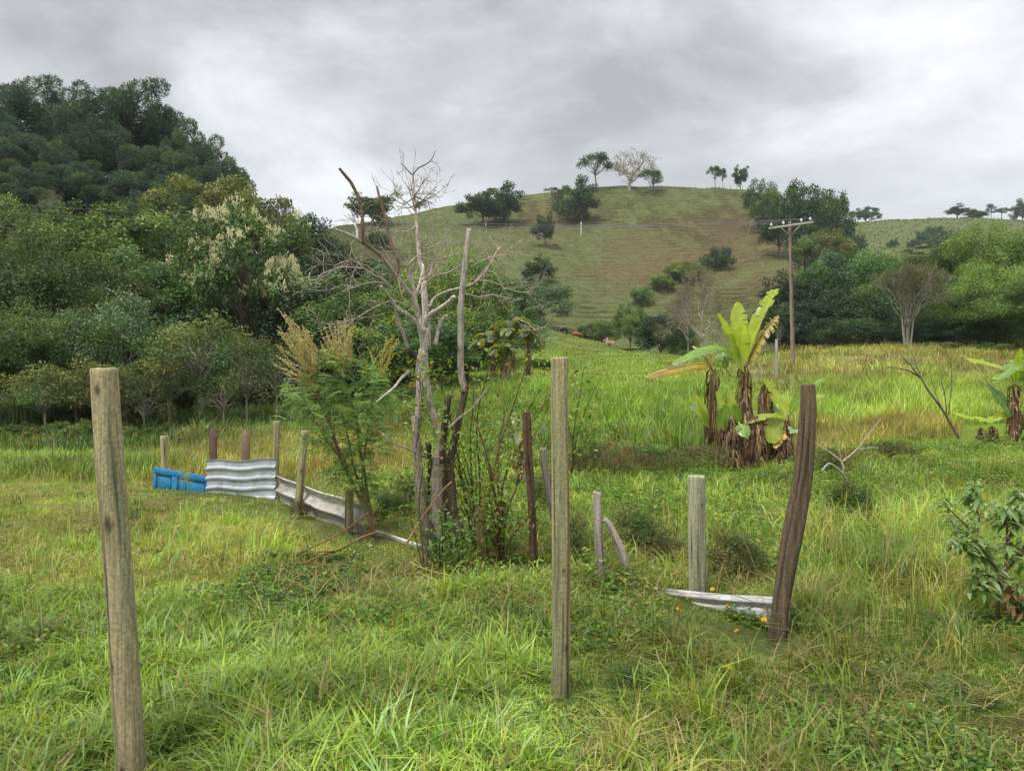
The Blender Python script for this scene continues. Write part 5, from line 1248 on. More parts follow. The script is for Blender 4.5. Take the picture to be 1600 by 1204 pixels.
sprigs(sh, [([(893, 740), (900, 690), (915, 640), (938, 590)], 11, 11.2, [3, 1]), ([(893, 735), (896, 680), (905, 620), (912, 575)], 11, 11, [3, 1]), ([(895, 720), (920, 680), (945, 660)], 11, 11.1, [2, .8]), ([(896, 700), (885, 650), (880, 600)], 11, 11, [2, .8])], .1, .045, 60, lg + [s2l(150, 160, 84, KG)], M_BARK, M_LEAF1, s2l(96, 84, 60, .85), start=.1, off=.06, jitd=.09)
# vine leaves climbing the stems
sh = empty('climbing_vine', G(664, 7.2), 'green vine leaves clinging to the pale trunk of the dead tree', 'vine')
sprigs(sh, [([(650, 700), (660, 640), (656, 590), (668, 556)], 7.12, 7.15, [2, .8]), ([(700, 720), (690, 670), (700, 640), (712, 600)], 7.1, 7.15, [2, .8]), ([(658, 600), (640, 572), (636, 550)], 7.1, 6.95, [1.6, .8])], .055, .034, 90, lg + [s2l(150, 120, 60, KG)], M_BARK, M_LEAF1, s2l(96, 84, 60, .85), start=.1)

# feathery shrub with tan seed plumes
fs = empty('feathery_shrub', G(586, 8.6), 'feathery leaved shrub with tan yellow seed plumes left of the dead tree', 'shrub')
st = [([(588, 844), (573, 799), (551, 756), (533, 719), (520, 676), (500, 630), (482, 585)], 8.6, 8.3, [9, 7, 6, 5, 4.4, 3.4, 2]), ([(586, 842), (575, 780), (570, 740), (562, 700), (556, 650), (540, 600), (532, 570)], 8.6, 8.8, [7, 6, 5, 4, 3, 2.6, 2]),
      ([(584, 840), (569, 780), (553, 730), (545, 690), (535, 650)], 8.55, 8.5, [6, 5, 4, 3, 2]), ([(586, 838), (578, 790), (566, 752), (572, 690), (583, 620), (592, 570)], 8.6, 8.9, [5, 4, 3, 3, 2.4, 1.6]),
      ([(552, 758), (530, 700), (500, 668), (470, 640)], 8.5, 8.2, [4, 3, 2, 1.4]), ([(536, 720), (512, 690), (490, 650), (455, 600)], 8.5, 8.3, [4, 3, 2, 1.4]), ([(560, 700), (585, 660), (605, 640)], 8.7, 8.7, [3, 2, 1.2]), ([(520, 676), (528, 620), (512, 590)], 8.5, 8.6, [3, 2, 1.4])]
sb = MB(); r0 = np.array(fs.location); sc_s = s2l(132, 112, 84, .9)
for pp, d0, d1, w_ in st:
    ds = np.linspace(d0, d1, len(pp)); pts = np.array([P(a[0], a[1], q) for a, q in zip(pp, ds)]) - r0
    tube(sb, pts, np.interp(np.linspace(0, 1, len(pp)), np.linspace(0, 1, len(w_)), w_) * d0 / F / 2, 7, sc_s, 5, rough=.06)
sb.build('stems', M_BARK, fs)
lb = MB()
def fronds(lb, bases, dirs, L, pairs, pl, pw, cols, droop):
    n = len(bases); L = L * rng.uniform(.7, 1.25, n); dirs = nrm(dirs)
    s = np.linspace(.15, 1, pairs)
    mid = bases[:, None] + dirs[:, None] * (L[:, None] * s)[..., None] - np.array([0, 0, 1]) * (droop * L[:, None] * s ** 2)[..., None]
    side = nrm(np.cross(dirs, [0, 0, 1.0]))
    c = np.asarray(cols)[rng.integers(0, len(cols), n)] * rng.uniform(.75, 1.25, (n, 1))
    for sg in (-1, 1):
        ax = side[:, None] * sg + dirs[:, None] * .45 + rng.normal(0, .12, (n, pairs, 3)) - np.array([0, 0, .25])
        env = np.sin(np.pi * (s * .8 + .12))
        l = np.broadcast_to(pl * env, (n, pairs)).ravel()
        leaves(lb, mid.reshape(-1, 3), ax.reshape(-1, 3), np.tile([0, -.4, 1.0], (n * pairs, 1)) + rng.normal(0, .3, (n * pairs, 3)), l, np.full(n * pairs, pw), np.repeat(c, pairs, 0), .1)
cl = [(515, 600, 40, 26, 8.5), (545, 610, 45, 30, 8.6), (490, 640, 40, 28, 8.4), (470, 615, 22, 22, 8.3), (530, 650, 45, 30, 8.5), (575, 640, 32, 30, 8.7), (560, 680, 36, 30, 8.6), (505, 680, 30, 24, 8.4), (545, 725, 32, 26, 8.5), (590, 690, 22, 28, 8.7), (600, 625, 22, 22, 8.7), (570, 760, 20, 24, 8.6), (520, 565, 30, 16, 8.6), (585, 590, 14, 16, 8.7), (530, 740, 18, 22, 8.45)]
for cx, cy, sx, sy, d in cl:
    n = 62; b = np.array([P(cx + rng.normal(0, sx * .55), cy + rng.normal(0, sy * .55), d + rng.normal(0, .28)) for _ in range(n)]) - r0
    dr = rdir(n); dr[:, 2] = dr[:, 2] * .5 + .1
    fronds(lb, b, dr, .2, 13, .055, .009, [s2l(122, 152, 76, KG), s2l(104, 138, 76, KG), s2l(138, 162, 88, KG), s2l(92, 126, 70, KG)], .35)
lb.build('leaves', M_LEAF1, fs)
def plume(base, tips, d0, n, col, bend):
    pb = MB()
    for i in range(n):
        tx, ty = tips[0] + (tips[2] - tips[0]) * rng.random(), 0
        f = (tx - tips[0]) / (tips[2] - tips[0]); ty = tips[1] + (tips[3] - tips[1]) * f + rng.uniform(0, 46) ** 1.0
        bx, by = base[0] + rng.normal(0, 9), base[1] + rng.normal(0, 14)
        d1 = d0 + rng.uniform(-.45, .45)
        pts = np.array([P(bx, by, d0), P((bx * .6 + tx * .4) + bend * rng.uniform(.2, 1), (by + ty) / 2 + 8, (d0 + d1) / 2), P(tx, ty, d1)]) - r0
        cv = catmull(pts, 14); m = len(cv)
        tube(pb, cv, np.linspace(.0035, .0015, m), 4, np.asarray(col) * .8, 0)
        k = rng.uniform(.3, 1, 110) * (m - 1); i0 = np.clip(k.astype(int), 0, m - 2)
        p = cv[i0] + (cv[i0 + 1] - cv[i0]) * (k - i0)[:, None]; tg = nrm(cv[i0 + 1] - cv[i0])
        leaves(pb, p + rng.normal(0, .004, p.shape), tg + rng.normal(0, .45, p.shape), rdir(len(p)), rng.uniform(.014, .03, len(p)), .012, jit(col, len(p), .25, .1), .2)
    pb.build('seed_plume', M_LEAF1, fs)
pc = s2l(196, 184, 138, .85)
plume((485, 585), (432, 478, 492, 520), 8.35, 42, pc, 8)
plume((498, 590), (428, 525, 450, 550), 8.3, 10, pc, 8)
plume((530, 575), (500, 512, 552, 492), 8.6, 44, pc, 4)
plume((592, 578), (590, 540, 630, 512), 8.75, 13, s2l(180, 176, 96, .85), -6)
plume((590, 585), (570, 540, 580, 535), 8.7, 3, s2l(180, 176, 96, .85), 0)

# broad-leaved grey green shrub at the right edge
rs = empty('broadleaf_shrub', G(1560, 5.55), 'grey green large leaved shrub at the right edge with a leaning brown stem', 'shrub')
r0 = np.array(rs.location); sb = MB(); lb = MB(); db = MB()
rst = [([(1559, 962), (1561, 900), (1546, 874), (1526, 846), (1509, 820), (1488, 800), (1472, 780)], 5.55, 5.3, [6, 5.4, 5, 3.6, 3, 2.2, 1.5]), ([(1568, 905), (1573, 861), (1573, 815), (1570, 790)], 5.55, 5.6, [5, 4, 3, 2]), ([(1561, 905), (1580, 915), (1600, 935), (1620, 960)], 5.5, 5.3, [5, 4, 3, 3]),
       ([(1562, 900), (1590, 870), (1615, 830), (1640, 800)], 5.55, 5.7, [6, 5, 4, 3]), ([(1546, 876), (1522, 862), (1505, 848), (1495, 850)], 5.5, 5.3, [3, 2.5, 2, 2]), ([(1526, 846), (1530, 810), (1520, 775), (1525, 758)], 5.45, 5.6, [3, 2.5, 2, 2]), ([(1575, 850), (1590, 800), (1598, 770)], 5.55, 5.7, [3, 2.5, 2]), ([(1600, 850), (1640, 860), (1680, 850)], 5.6, 5.6, [4, 3, 2]), ([(1545, 880), (1535, 905), (1528, 920)], 5.5, 5.3, [2.4, 2, 1.5])]
for pp, d0, d1, w_ in rst:
    ds = np.linspace(d0, d1, len(pp)); cv = catmull(np.array([P(a[0], a[1], q) for a, q in zip(pp, ds)]) - r0, 6)
    tube(sb, cv, np.interp(np.linspace(0, 1, len(cv)), np.linspace(0, 1, len(w_)), w_) * d0 / F / 2, 7, s2l(118, 98, 76, .9), 0, rough=.06)
    n = 110; m = len(cv)
    k = np.clip(rng.uniform(.25, 1.02, n), 0, 1) * (m - 1); i0 = np.clip(k.astype(int), 0, m - 2); p = cv[i0] + (cv[i0 + 1] - cv[i0]) * (k - i0)[:, None] + rng.normal(0, .035, (n, 3))
    az = rng.uniform(0, 6.283, n); ax = np.stack([np.cos(az), np.sin(az), rng.uniform(-.5, .45, n)], 1); ax = nrm(ax)
    l = rng.uniform(.05, .11, n)
    for j in range(n):     # a curved leaf: midrib with two halves, tip drooping
        a = ax[j]; s_ = nrm(np.cross(a, [0, 0, 1.0])); t = np.linspace(0, 1, 7); mid = p[j] + a * .02 + a * (l[j] * t)[:, None] - np.array([0, 0, 1]) * (l[j] * .42 * t ** 2)[:, None]
        wd = (np.sin(np.pi * t ** .8) * l[j] * .17 + .001)[:, None]; cup = np.array([0, 0, 1]) * wd * .35
        V = np.vstack([mid - s_ * wd + cup, mid, mid + s_ * wd + cup]); q = []
        for i in range(6): q += [[i, i + 1, 8 + i, 7 + i], [7 + i, 8 + i, 15 + i, 14 + i]]
        cc = jit(np.array([s2l(136, 158, 104, .88), s2l(120, 150, 86, .88), s2l(154, 172, 126, .88), s2l(106, 138, 74, .88)])[rng.integers(0, 4)], 21, .06, .03)
        lb.add(V, q, None, cc)
sb.build('stems', M_BARK, rs); lb.build('leaves', M_LEAF1, rs)
n = 110; p = np.array([P(rng.uniform(1568, 1625), rng.uniform(905, 955), 5.45 + rng.normal(0, .15)) for _ in range(n)]) - r0
leaves(db, p, rng.normal(0, .5, (n, 3)) + [0, 0, -1], rdir(n), rng.uniform(.06, .13, n), .03, jit(s2l(140, 112, 78, .8), n, .35, .1)); db.build('dead_leaves', M_DRY, rs)

# bushes and weeds of the middle ground
for key, px, d, top, wd, lab in [
    ('bush', 1331, 8.95, 750, 62, 'small dark bush with a dead branch sticking out, right of the leaning post'),
    ('drybush', 930, 14.6, 690, 110, 'wide brown weed bush in the bank behind the lone pale stake'),
    ('weedbush', 1000, 15.2, 692, 120, 'green weed bush on the bank above the lying dead stem'),
    ('drybush', 1085, 15.4, 694, 110, 'brown weed bush on the bank at the left foot of the banana'),
    ('drybush', 1300, 14.6, 700, 110, 'rusty weed bush on the bank right of the leaning post top'),
    ('drybush', 905, 13.5, 700, 60, 'brownish weed bush just right of the tall middle post'),
    ('drybush', 960, 13.2, 702, 80, 'brown green weed bush around the lone pale stake'),
    ('drybush', 1010, 14, 706, 80, 'brown green weed bush below the lying dead stem'),
    ('drybush', 1060, 14.5, 712, 80, 'brown weed bush left of the banana stems'),
    ('weedbush', 985, 7.6, 792, 90, 'leggy weed bush behind the bent grey prop'),
    ('drybush', 1030, 7.4, 830, 90, 'dry weed bush between the grey stakes and the short post'),
    ('weedbush', 1140, 6.9, 830, 90, 'dark weed bush right behind the short grey green post'),
    ('drybush', 1175, 6.7, 850, 60, 'dry weed bush left of the leaning post'),
    ('weedbush', 905, 7.2, 800, 60, 'weed bush directly right of the tall middle post'),
    ('drybush', 1390, 15, 690, 110, 'rusty weed bush below the dark leaning sapling'),
    ('weedbush', 1230, 13.8, 742, 70, 'green weed bush at the right foot of the banana plants'),
    ('paleweed', 290, 11.6, 724, 26, 'pale yellow weed standing before the blue door'),
    ('weedbush', 640, 10.5, 745, 90, 'green weed bush left of the dead tree stems'),
    ('weedbush', 600, 9.6, 770, 60, 'green weed bush behind the pale sheet strip'),
    ('drybush', 470, 10.2, 782, 40, 'dry weed tuft at the foot of the slanted greenish post'),
    ('weedbush', 860, 9.8, 730, 60, 'weed bush behind the tall middle post, left side'),
    ('weedbush', 1440, 5.6, 950, 90, 'low weed bush in the tall grass at the lower right'),
    ('weedbush', 1400, 9.6, 790, 90, 'green weed bush right of the small dark bush'),
            ('weedbush', 1510, 4.2, 1080, 130, 'leafy weed clump at the lower right corner'),
    ('weedbush', 985, 4.3, 1030, 90, 'leafy weed clump right of the tall middle post base')]:
    place(key, 'bush' if key == 'bush' else 'weed_bush', px, d, top, wd, lab, 'bush' if key == 'bush' else 'weed')
# ------------------------------------------------------------------ banana plants
KB = 1.0
bn_y = s2l(176, 194, 58, KB); bn_g = s2l(120, 158, 54, KB); bn_d = s2l(98, 136, 74, KB); bn_b = s2l(134, 168, 122, KB)
bn_dead = s2l(196, 172, 62, KB); bn_brown = s2l(136, 104, 74, KB); bn_rib = s2l(190, 200, 112, KB)
def banana_leaf(root, pts, wmax, col, tear=.25, fold=.35, face=(0, -1, .5), dead=0.0, name='leaf', droop=.2):
    """torn banana leaf: midrib with two blades cut into strips"""
    r0 = np.array(root.location); cv = catmull(pts, 12); L = np.linalg.norm(np.diff(cv, axis=0), axis=1).sum()
    n = 40; k = np.linspace(0, len(cv) - 1, n); i0 = np.clip(k.astype(int), 0, len(cv) - 2)
    c = cv[i0] + (cv[i0 + 1] - cv[i0]) * (k - i0)[:, None] - r0
    tg = nrm(np.gradient(c, axis=0)); f = np.asarray(face, float)
    sd = nrm(np.cross(tg, f)); nn = nrm(np.cross(sd, tg))
    t = np.linspace(0, 1, n); stalk = .12
    u = np.clip((t - stalk) / (1 - stalk), 0, 1)
    w = wmax * np.clip(np.sin(np.pi * np.clip(u, 0, 1) ** .75), 0, 1) ** .45 * (1 - .1 * u) * 1.25
    mb = MB(); pal = np.asarray(col)
    for sg in (-1, 1):
        i = int(stalk * n)
        while i < n - 1:
            ln = 1 if rng.random() < .12 else (rng.integers(1, 3) if rng.random() < tear else rng.integers(3, 9)); j = min(i + ln, n - 1)
            dr = rng.normal(droop, .12 + tear * .25); sh_ = rng.normal(.0, .05 + tear * .25); sw = rng.uniform(1 - tear * .35, 1.02)
            rows = []
            for m in range(i, j + 1):
                ww = w[m] * sw; cut = 1 - (tear * .12 if m in (i, j) else 0)
                row = []
                for s_ in (0, .33, .66, 1):
                    x = ww * s_ * cut
                    row.append(c[m] + sd[m] * sg * x * math.cos(fold) + nn[m] * x * math.sin(fold) * (1 - 1.2 * s_ * dr) - np.array([0, 0, 1]) * dr * x * s_ * .7 + tg[m] * x * (.28 + sh_ * s_))
                rows.append(row)
            V = np.array(rows).reshape(-1, 3); m_ = j - i + 1
            q = [[a * 4 + b, a * 4 + b + 1, (a + 1) * 4 + b + 1, (a + 1) * 4 + b] for a in range(m_ - 1) for b in range(3)]
            cc = jit(pal * rng.uniform(.9, 1.1), len(V), .05, .02).reshape(m_, 4, 3)
            if dead:
                mixd = np.clip(rng.normal(dead, .35), 0, 1); cc = cc * (1 - mixd) + jit(bn_brown if rng.random() < .5 else bn_dead, m_ * 4, .2).reshape(m_, 4, 3) * mixd
            edge = rng.random() < .3 + dead
            if edge: cc[:, 3] = cc[:, 3] * .5 + bn_brown * .5
            mb.add(V, q, None, cc.reshape(-1, 3)); i = j
    o = mb.build(name, M_BANANA, root); mb = MB()
    tube(mb, c - nn * wmax * .02, np.linspace(wmax * .1 + .006, .004, n), 6, bn_rib if not dead else bn_brown, 0); mb.build('midrib', M_BANANA, o)
    return o

def pseudostem(root, path, widths, d, col, shaggy=60, name='stem', seed=1, shlen=.35):
    V, q, t, C, foot = ringed(path, widths, d, sides=16, rings=40, cracks=6, col=col, rough=.12, seed=seed)
    r0 = np.array(root.location); mb = MB(); mb.add(V - r0, q, t, C); mb.build(name, M_GRYW, root)
    if shaggy:
        db = MB(); pts = catmull(np.array([P(a[0], a[1], d) for a in path]) - r0, 8)
        wr = np.interp(np.linspace(0, 1, len(pts)), np.linspace(0, 1, len(widths)), widths) * d / F / 2
        for _ in range(int(shaggy * 1.8)):
            i = rng.integers(0, len(pts)); a = rng.uniform(0, 6.283); o = np.array([math.cos(a), math.sin(a), 0])
            b = pts[i] + o * wr[i] * rng.uniform(.8, 1.15); l = shlen * rng.uniform(.5, 1.4); e = b + o * rng.uniform(.02, .14) + np.array([0, 0, -l]) + rng.normal(0, .03, 3)
            cv = catmull([b, b + o * .09 + np.array([0, 0, -l * .3]), e], 3); s_ = nrm(np.cross(o, [0, 0, 1.0])) + rng.normal(0, .3, 3); wdt = rng.uniform(.006, .024) * np.array([.5, .9, 1, 1, .8, .6, .15])[:, None]
            Vv = np.vstack([cv - s_ * wdt, cv + o * .006, cv + s_ * wdt]); m = len(cv)
            q = [[k, k + 1, m + k + 1, m + k] for k in range(m - 1)] + [[m + k, m + k + 1, 2 * m + k + 1, 2 * m + k] for k in range(m - 1)]
            base = np.array([s2l(150, 122, 88, .8), s2l(118, 92, 68, .8), s2l(92, 72, 56, .8), s2l(176, 152, 112, .8)])[rng.integers(0, 4)]
            db.add(Vv, q, None, jit(base, len(Vv), .15))
        db.build('dry_leaves', M_DRY, root)

def PB(l, d0=17.0, dz=0.0):
    return [P(a[0], a[1], d0 + dz * i / max(len(l) - 1, 1)) for i, a in enumerate(l)]
ww = 17.0 / F
bp = empty('banana_plant', P(1163, 735, 17), 'tallest banana plant with upright bright yellow green leaves on a shaggy brown stem', 'banana plant')
pseudostem(bp, [(1163, 572), (1164, 620), (1165, 670), (1162, 735)], [7, 10, 15, 30], 17, s2l(120, 84, 66, .8), 120, shlen=.45)
banana_leaf(bp, PB([(1161, 582), (1157, 543), (1154, 505), (1152, 471)], 17, .25), 15 * ww, bn_y, .3, .25, (0.1, -1, .1))
banana_leaf(bp, PB([(1162, 584), (1177, 530), (1194, 488), (1206, 466), (1216, 451)], 17, .3), 13 * ww, bn_y * .95, .35, .75, (-.75, -.75, .35))
banana_leaf(bp, PB([(1160, 580), (1145, 540), (1131, 514), (1121, 491)], 17, -.35), 11 * ww, bn_y, .08, .8, (.9, -.5, .3))
banana_leaf(bp, PB([(1162, 582), (1156, 548), (1157, 528), (1161, 506)], 16.9, -.2), 14 * ww, bn_y * 1.1, .25, .3, (-.1, -1, .35))
banana_leaf(bp, PB([(1162, 582), (1150, 560), (1143, 540), (1139, 520)], 16.9, -.3), 10 * ww, bn_y * .9, .1, .5, (.6, -.8, .3))
banana_leaf(bp, PB([(1163, 584), (1175, 552), (1192, 520), (1206, 503), (1216, 492)], 17, .2), 10 * ww, bn_dead * .95, .9, .3, (-.3, -.6, .8), dead=.25, droop=.9)
banana_leaf(bp, PB([(1160, 584), (1143, 552), (1122, 542), (1098, 545), (1072, 556), (1050, 569)], 17, -.5), 10.5 * ww, bn_g, .2, .15, (0.15, -.45, .9), droop=.45)
bq = empty('banana_plant', P(1110, 735, 17.4), 'banana plant with a pale hanging dry skirt and one long yellow and brown dying leaf', 'banana plant')
pseudostem(bq, [(1114, 576), (1113, 640), (1108, 700), (1107, 738)], [10, 12, 9, 9], 17.4, s2l(160, 138, 106, .8), 90, seed=3, shlen=.7)
banana_leaf(bq, PB([(1114, 580), (1106, 570), (1085, 569), (1058, 575), (1030, 582), (1006, 589)], 17.3, -.6), 7.5 * ww, bn_dead, .35, .1, (0, -.75, .65), dead=.4, droop=.6)
banana_leaf(bq, PB([(1115, 578), (1122, 562), (1134, 556), (1130, 575)], 17.3, -.2), 8 * ww, bn_g * .8, .4, .3, (0, -.8, .5), droop=.6)
banana_leaf(bq, PB([(1113, 580), (1102, 560), (1092, 556), (1088, 566)], 17.4, -.2), 8 * ww, bn_g, .4, .3, (0.3, -.8, .5), dead=.3, droop=.7)
banana_leaf(bq, PB([(1113, 578), (1108, 560), (1098, 548), (1082, 540)], 17.4, .3), 5 * ww, bn_dead, .7, .3, (0.3, -.8, .5), dead=.8, droop=.7)
banana_leaf(bq, PB([(1116, 580), (1123, 558), (1134, 553), (1147, 566)], 17.6, .3), 6 * ww, bn_g * .9, .4, .3, (-.2, -.8, .5), droop=.6)
br2 = empty('banana_plant', P(1230, 720, 17.3), 'young banana plant behind the leaning post with broad light green leaves and a yellowing one', 'banana plant')
pseudostem(br2, [(1229, 650), (1229, 690), (1230, 722)], [6, 8, 9], 17.3, s2l(120, 96, 72, .8), 60, seed=4, shlen=.3)
banana_leaf(br2, PB([(1228, 652), (1222, 638), (1209, 616), (1193, 590)], 17.2, .2), 13 * ww, bn_y, .08, .5, (.5, -.9, .3))
banana_leaf(br2, PB([(1229, 654), (1212, 648), (1190, 650), (1168, 660)], 17.2, -.4), 7 * ww, bn_y * .9, .15, .2, (0, -.5, .85), droop=.4)
banana_leaf(br2, PB([(1230, 652), (1243, 632), (1262, 612), (1289, 591)], 17.3, -.2), 8 * ww, bn_g, .25, .5, (-.4, -.7, .6))
banana_leaf(br2, PB([(1231, 652), (1252, 628), (1270, 620), (1290, 618)], 17.3, .3), 6 * ww, bn_y * .9, .2, .4, (-.2, -.7, .7))
banana_leaf(br2, PB([(1228, 655), (1216, 658), (1208, 672), (1206, 692)], 17.2, -.3), 15 * ww, bn_y * .92, .2, .2, (.1, -1, .2), droop=.2)
banana_leaf(br2, PB([(1227, 656), (1207, 640), (1195, 628), (1180, 618)], 17.6, .3), 8 * ww, bn_b, .15, .4, (.3, -.8, .5))
banana_leaf(br2, PB([(1230, 664), (1238, 672), (1250, 676)], 17.2, -.2), 5 * ww, bn_b, .2, .3, (0, -.6, .8))
banana_leaf(br2, PB([(1228, 668), (1222, 680), (1215, 688), (1210, 700)], 17.1, -.2), 7 * ww, s2l(214, 176, 40, KB), .4, .3, (0, -.9, .4), dead=.2)
bs2 = empty('banana_sucker', P(1140, 720, 16.8), 'cluster of short banana suckers with upright green leaves at the front of the brown stems', 'banana plant')
pseudostem(bs2, [(1140, 650), (1139, 690), (1136, 735)], [14, 26, 36], 16.8, s2l(96, 74, 58, .8), 150, seed=6, shlen=.4)
pseudostem(bs2, [(1178, 650), (1180, 700), (1182, 740)], [14, 24, 22], 16.95, s2l(110, 84, 64, .8), 120, seed=7, shlen=.4)
pseudostem(bs2, [(1197, 600), (1196, 640), (1200, 700), (1204, 716)], [6, 10, 18, 24], 17.5, s2l(130, 104, 80, .8), 140, seed=8, shlen=.5)
pseudostem(bs2, [(1222, 692), (1220, 715), (1218, 726)], [10, 20, 24], 17.1, s2l(110, 86, 64, .8), 80, seed=12, shlen=.3)
banana_leaf(bs2, PB([(1134, 670), (1130, 650), (1126, 634), (1119, 611)], 16.7, .1), 9 * ww, bn_y * .85, .1, .5, (.4, -.9, .3))
banana_leaf(bs2, PB([(1131, 672), (1128, 660), (1131, 645), (1136, 632)], 16.6, -.1), 9 * ww, bn_g * .95, .1, .3, (0, -1, .2))
banana_leaf(bs2, PB([(1155, 668), (1148, 648), (1142, 628), (1138, 607)], 16.8, .1), 8 * ww, bn_y * .9, .12, .5, (.3, -.9, .3))
banana_leaf(bs2, PB([(1156, 668), (1152, 650), (1147, 640), (1144, 632)], 16.7, -.2), 8 * ww, bn_g, .1, .4, (.4, -.9, .3))
banana_leaf(bs2, PB([(1154, 660), (1158, 664), (1162, 672), (1163, 682)], 16.5, -.3), 10 * ww, bn_g * 1.1, .35, .1, (0, -.8, .6), droop=.4)
banana_leaf(bs2, PB([(1105, 660), (1100, 645), (1092, 630), (1082, 612)], 16.9, 0), 7 * ww, bn_y * .9, .1, .5, (.4, -.9, .3))
banana_leaf(bs2, PB([(1106, 662), (1098, 650), (1090, 640), (1076, 636)], 16.8, -.2), 6 * ww, bn_b, .15, .3, (.1, -.7, .7))
banana_leaf(bs2, PB([(1108, 668), (1100, 654), (1095, 646), (1086, 640)], 16.8, -.4), 9 * ww, bn_y * .8, .2, .3, (.1, -.9, .5))
# right edge
be = empty('banana_plant', P(1583, 692, 18), 'banana plant cut by the right picture edge with drooping light green leaves', 'banana plant')
pseudostem(be, [(1586, 602), (1585, 650), (1583, 694)], [7, 12, 16], 18, s2l(122, 94, 74, .8), 70, seed=9, shlen=.3)
pseudostem(be, [(1604, 640), (1603, 670), (1602, 694)], [8, 12, 12], 18.1, s2l(112, 88, 70, .8), 50, seed=10, shlen=.3)
w8 = 18 / F
for l, wd, c, te, fa in [([(1586, 604), (1578, 584), (1560, 572), (1535, 565), (1508, 560)], 8, bn_y, .2, (.1, -.6, .8)), ([(1587, 604), (1588, 580), (1590, 560), (1595, 543)], 7, bn_y * .95, .1, (.2, -1, .2)),
                         ([(1604, 640), (1604, 590), (1596, 568), (1576, 576), (1550, 598)], 10, bn_g * 1.1, .2, (0, -.7, .7)), ([(1584, 650), (1574, 640), (1558, 618), (1541, 600)], 11, bn_d, .3, (.4, -.8, .4)),
                         ([(1584, 660), (1570, 646), (1550, 655), (1520, 652), (1486, 643)], 6, bn_y, .4, (0, -.6, .8)), ([(1587, 604), (1604, 580), (1630, 566), (1665, 575)], 9, bn_g, .2, (0, -.6, .8)), ([(1604, 640), (1625, 620), (1650, 620), (1680, 640)], 9, bn_y, .2, (0, -.6, .8)), ([(1585, 690), (1592, 680), (1604, 676), (1620, 684)], 6, bn_g, .2, (0, -.6, .8)), ([(1586, 606), (1578, 596), (1566, 588), (1550, 592)], 6, bn_y, .2, (0, -.6, .8))]:
    banana_leaf(be, PB(l, 18, -.3), wd * w8, c, te, .3, fa, droop=.35)
for px, h, lab in [(1533, 22, 'small brown dried banana stump, left one of two near the right edge'), (1551, 24, 'small brown dried banana stump, right one of two near the right edge')]:
    o = empty('banana_stump', P(px, 690, 18), lab, 'stump'); pseudostem(o, [(px - 1, 690 - h), (px, 692)], [3, 7], 18, s2l(96, 70, 56, .8), 30, seed=px, shlen=.2)

def banana_proto(name, px, pyb, d, top, label, n=9, wd=.3, dead=0, group=None, stemw=.1, seed=0):
    """a whole banana plant with arching leaves"""
    base = P(px, pyb, d); H_ = (pyb - top) / F * d
    o = empty(name, base, label, 'banana plant', group)
    hs = H_ * .45; w_ = stemw * F / d * 2
    pseudostem(o, [(px, pyb - (hs / d * F)), (px, pyb)], [w_ * .6, w_], d, s2l(118, 92, 72, .8), 40, seed=px + seed, shlen=hs * .35)
    for i in range(n):
        a = i * 2.4 + rng.uniform(-.3, .3); e = np.array([math.cos(a), math.sin(a), 0]); up = rng.uniform(.35, 1.0); L = H_ * .55
        b = base + np.array([0, 0, hs]); out = L * (1.15 - .75 * up)
        banana_leaf(o, [b, b + e * out * .35 + [0, 0, L * up * .75], b + e * out * .8 + [0, 0, L * up * .95], b + e * out * 1.25 + [0, 0, L * up * .6 + (up - .6) * L * .8]], wd, [bn_g, bn_d, bn_d][i % 3] * (.62 if wd > .2 else .9), .3, .3, nrm(-e * .5 + [0, 0, 1]), dead=dead, droop=.3)
BGR = 'banana plants of the far grove'
for px, pb, d, top, lab in [(800, 580, 41, 490, 'tallest far banana plant behind the broken pale trunk'), (772, 582, 42, 508, 'far banana plant at the left of the shaggy grove'), (825, 578, 43, 505, 'far banana plant at the right of the shaggy grove'), (788, 590, 39, 530, 'low far banana plant in front of the shaggy grove')]:
    banana_proto('banana_plant', px, pb, d, top, lab, 11, .25, .12, BGR, .14)
banana_proto('banana_plant', 812, 745, 13.2, 640, 'small pale leaved banana plant behind the rusty post', 7, .09, .1, None, .04)

# ------------------------------------------------------------------ utility pole and lines
dp = 47.0
pl = empty('utility_pole', P(1239, 577, dp), 'weathered wooden utility pole with a slanting crossarm and white insulators', 'pole')
r0 = np.array(pl.location); V, q, t, C, foot = ringed([(1234, 346), (1235, 400), (1237, 480), (1239, 577)], [4.4, 5, 6, 7], dp, sides=14, rings=60, cracks=8, col=s2l(140, 124, 112, .9), rough=.06, seed=4)
mb = MB(); mb.add(V - r0, q, t, C); mb.build('pole', M_GRYW, pl)
xa = P(1201, 357, dp - .25) - r0; xb = P(1270, 347, dp - .35) - r0; ex = nrm(xb - xa); ez = nrm(np.cross(ex, np.cross([0, 0, 1.0], ex))); ey = np.cross(ez, ex)
mb = MB(); box(mb, xa, ex, ey, ez, (0, -.05, -.06), (np.linalg.norm(xb - xa), .05, .06), s2l(164, 160, 150, .9), .015); xarm = mb.build('crossarm', M_GRYW, pl, False)
for a, b in (((1221, 356), (1234, 369)), ((1251, 351), (1235, 369))):
    mb = MB(); tube(mb, np.array([P(*a, dp - .36), P(*b, dp - .2)]) - r0, .03, 6, s2l(140, 136, 130)); mb.build('brace', M_WIRE, pl)
ins = []
for px, py in ((1205, 355), (1224, 352), (1252, 348), (1266, 346)):
    c = P(px, py, dp - .3) - r0; mb = MB()
    pr = [(0, .02), (.1, .02), (.1, .075), (.15, .085), (.17, .05), (.2, .07), (.24, .06), (.28, .02)]
    tube(mb, [c + [0, 0, h - .02] for h, _ in pr], [r for _, r in pr], 10, (.62, .63, .62)); mb.build('insulator', M_CONC, xarm); ins.append(c + r0 + [0, 0, .2])
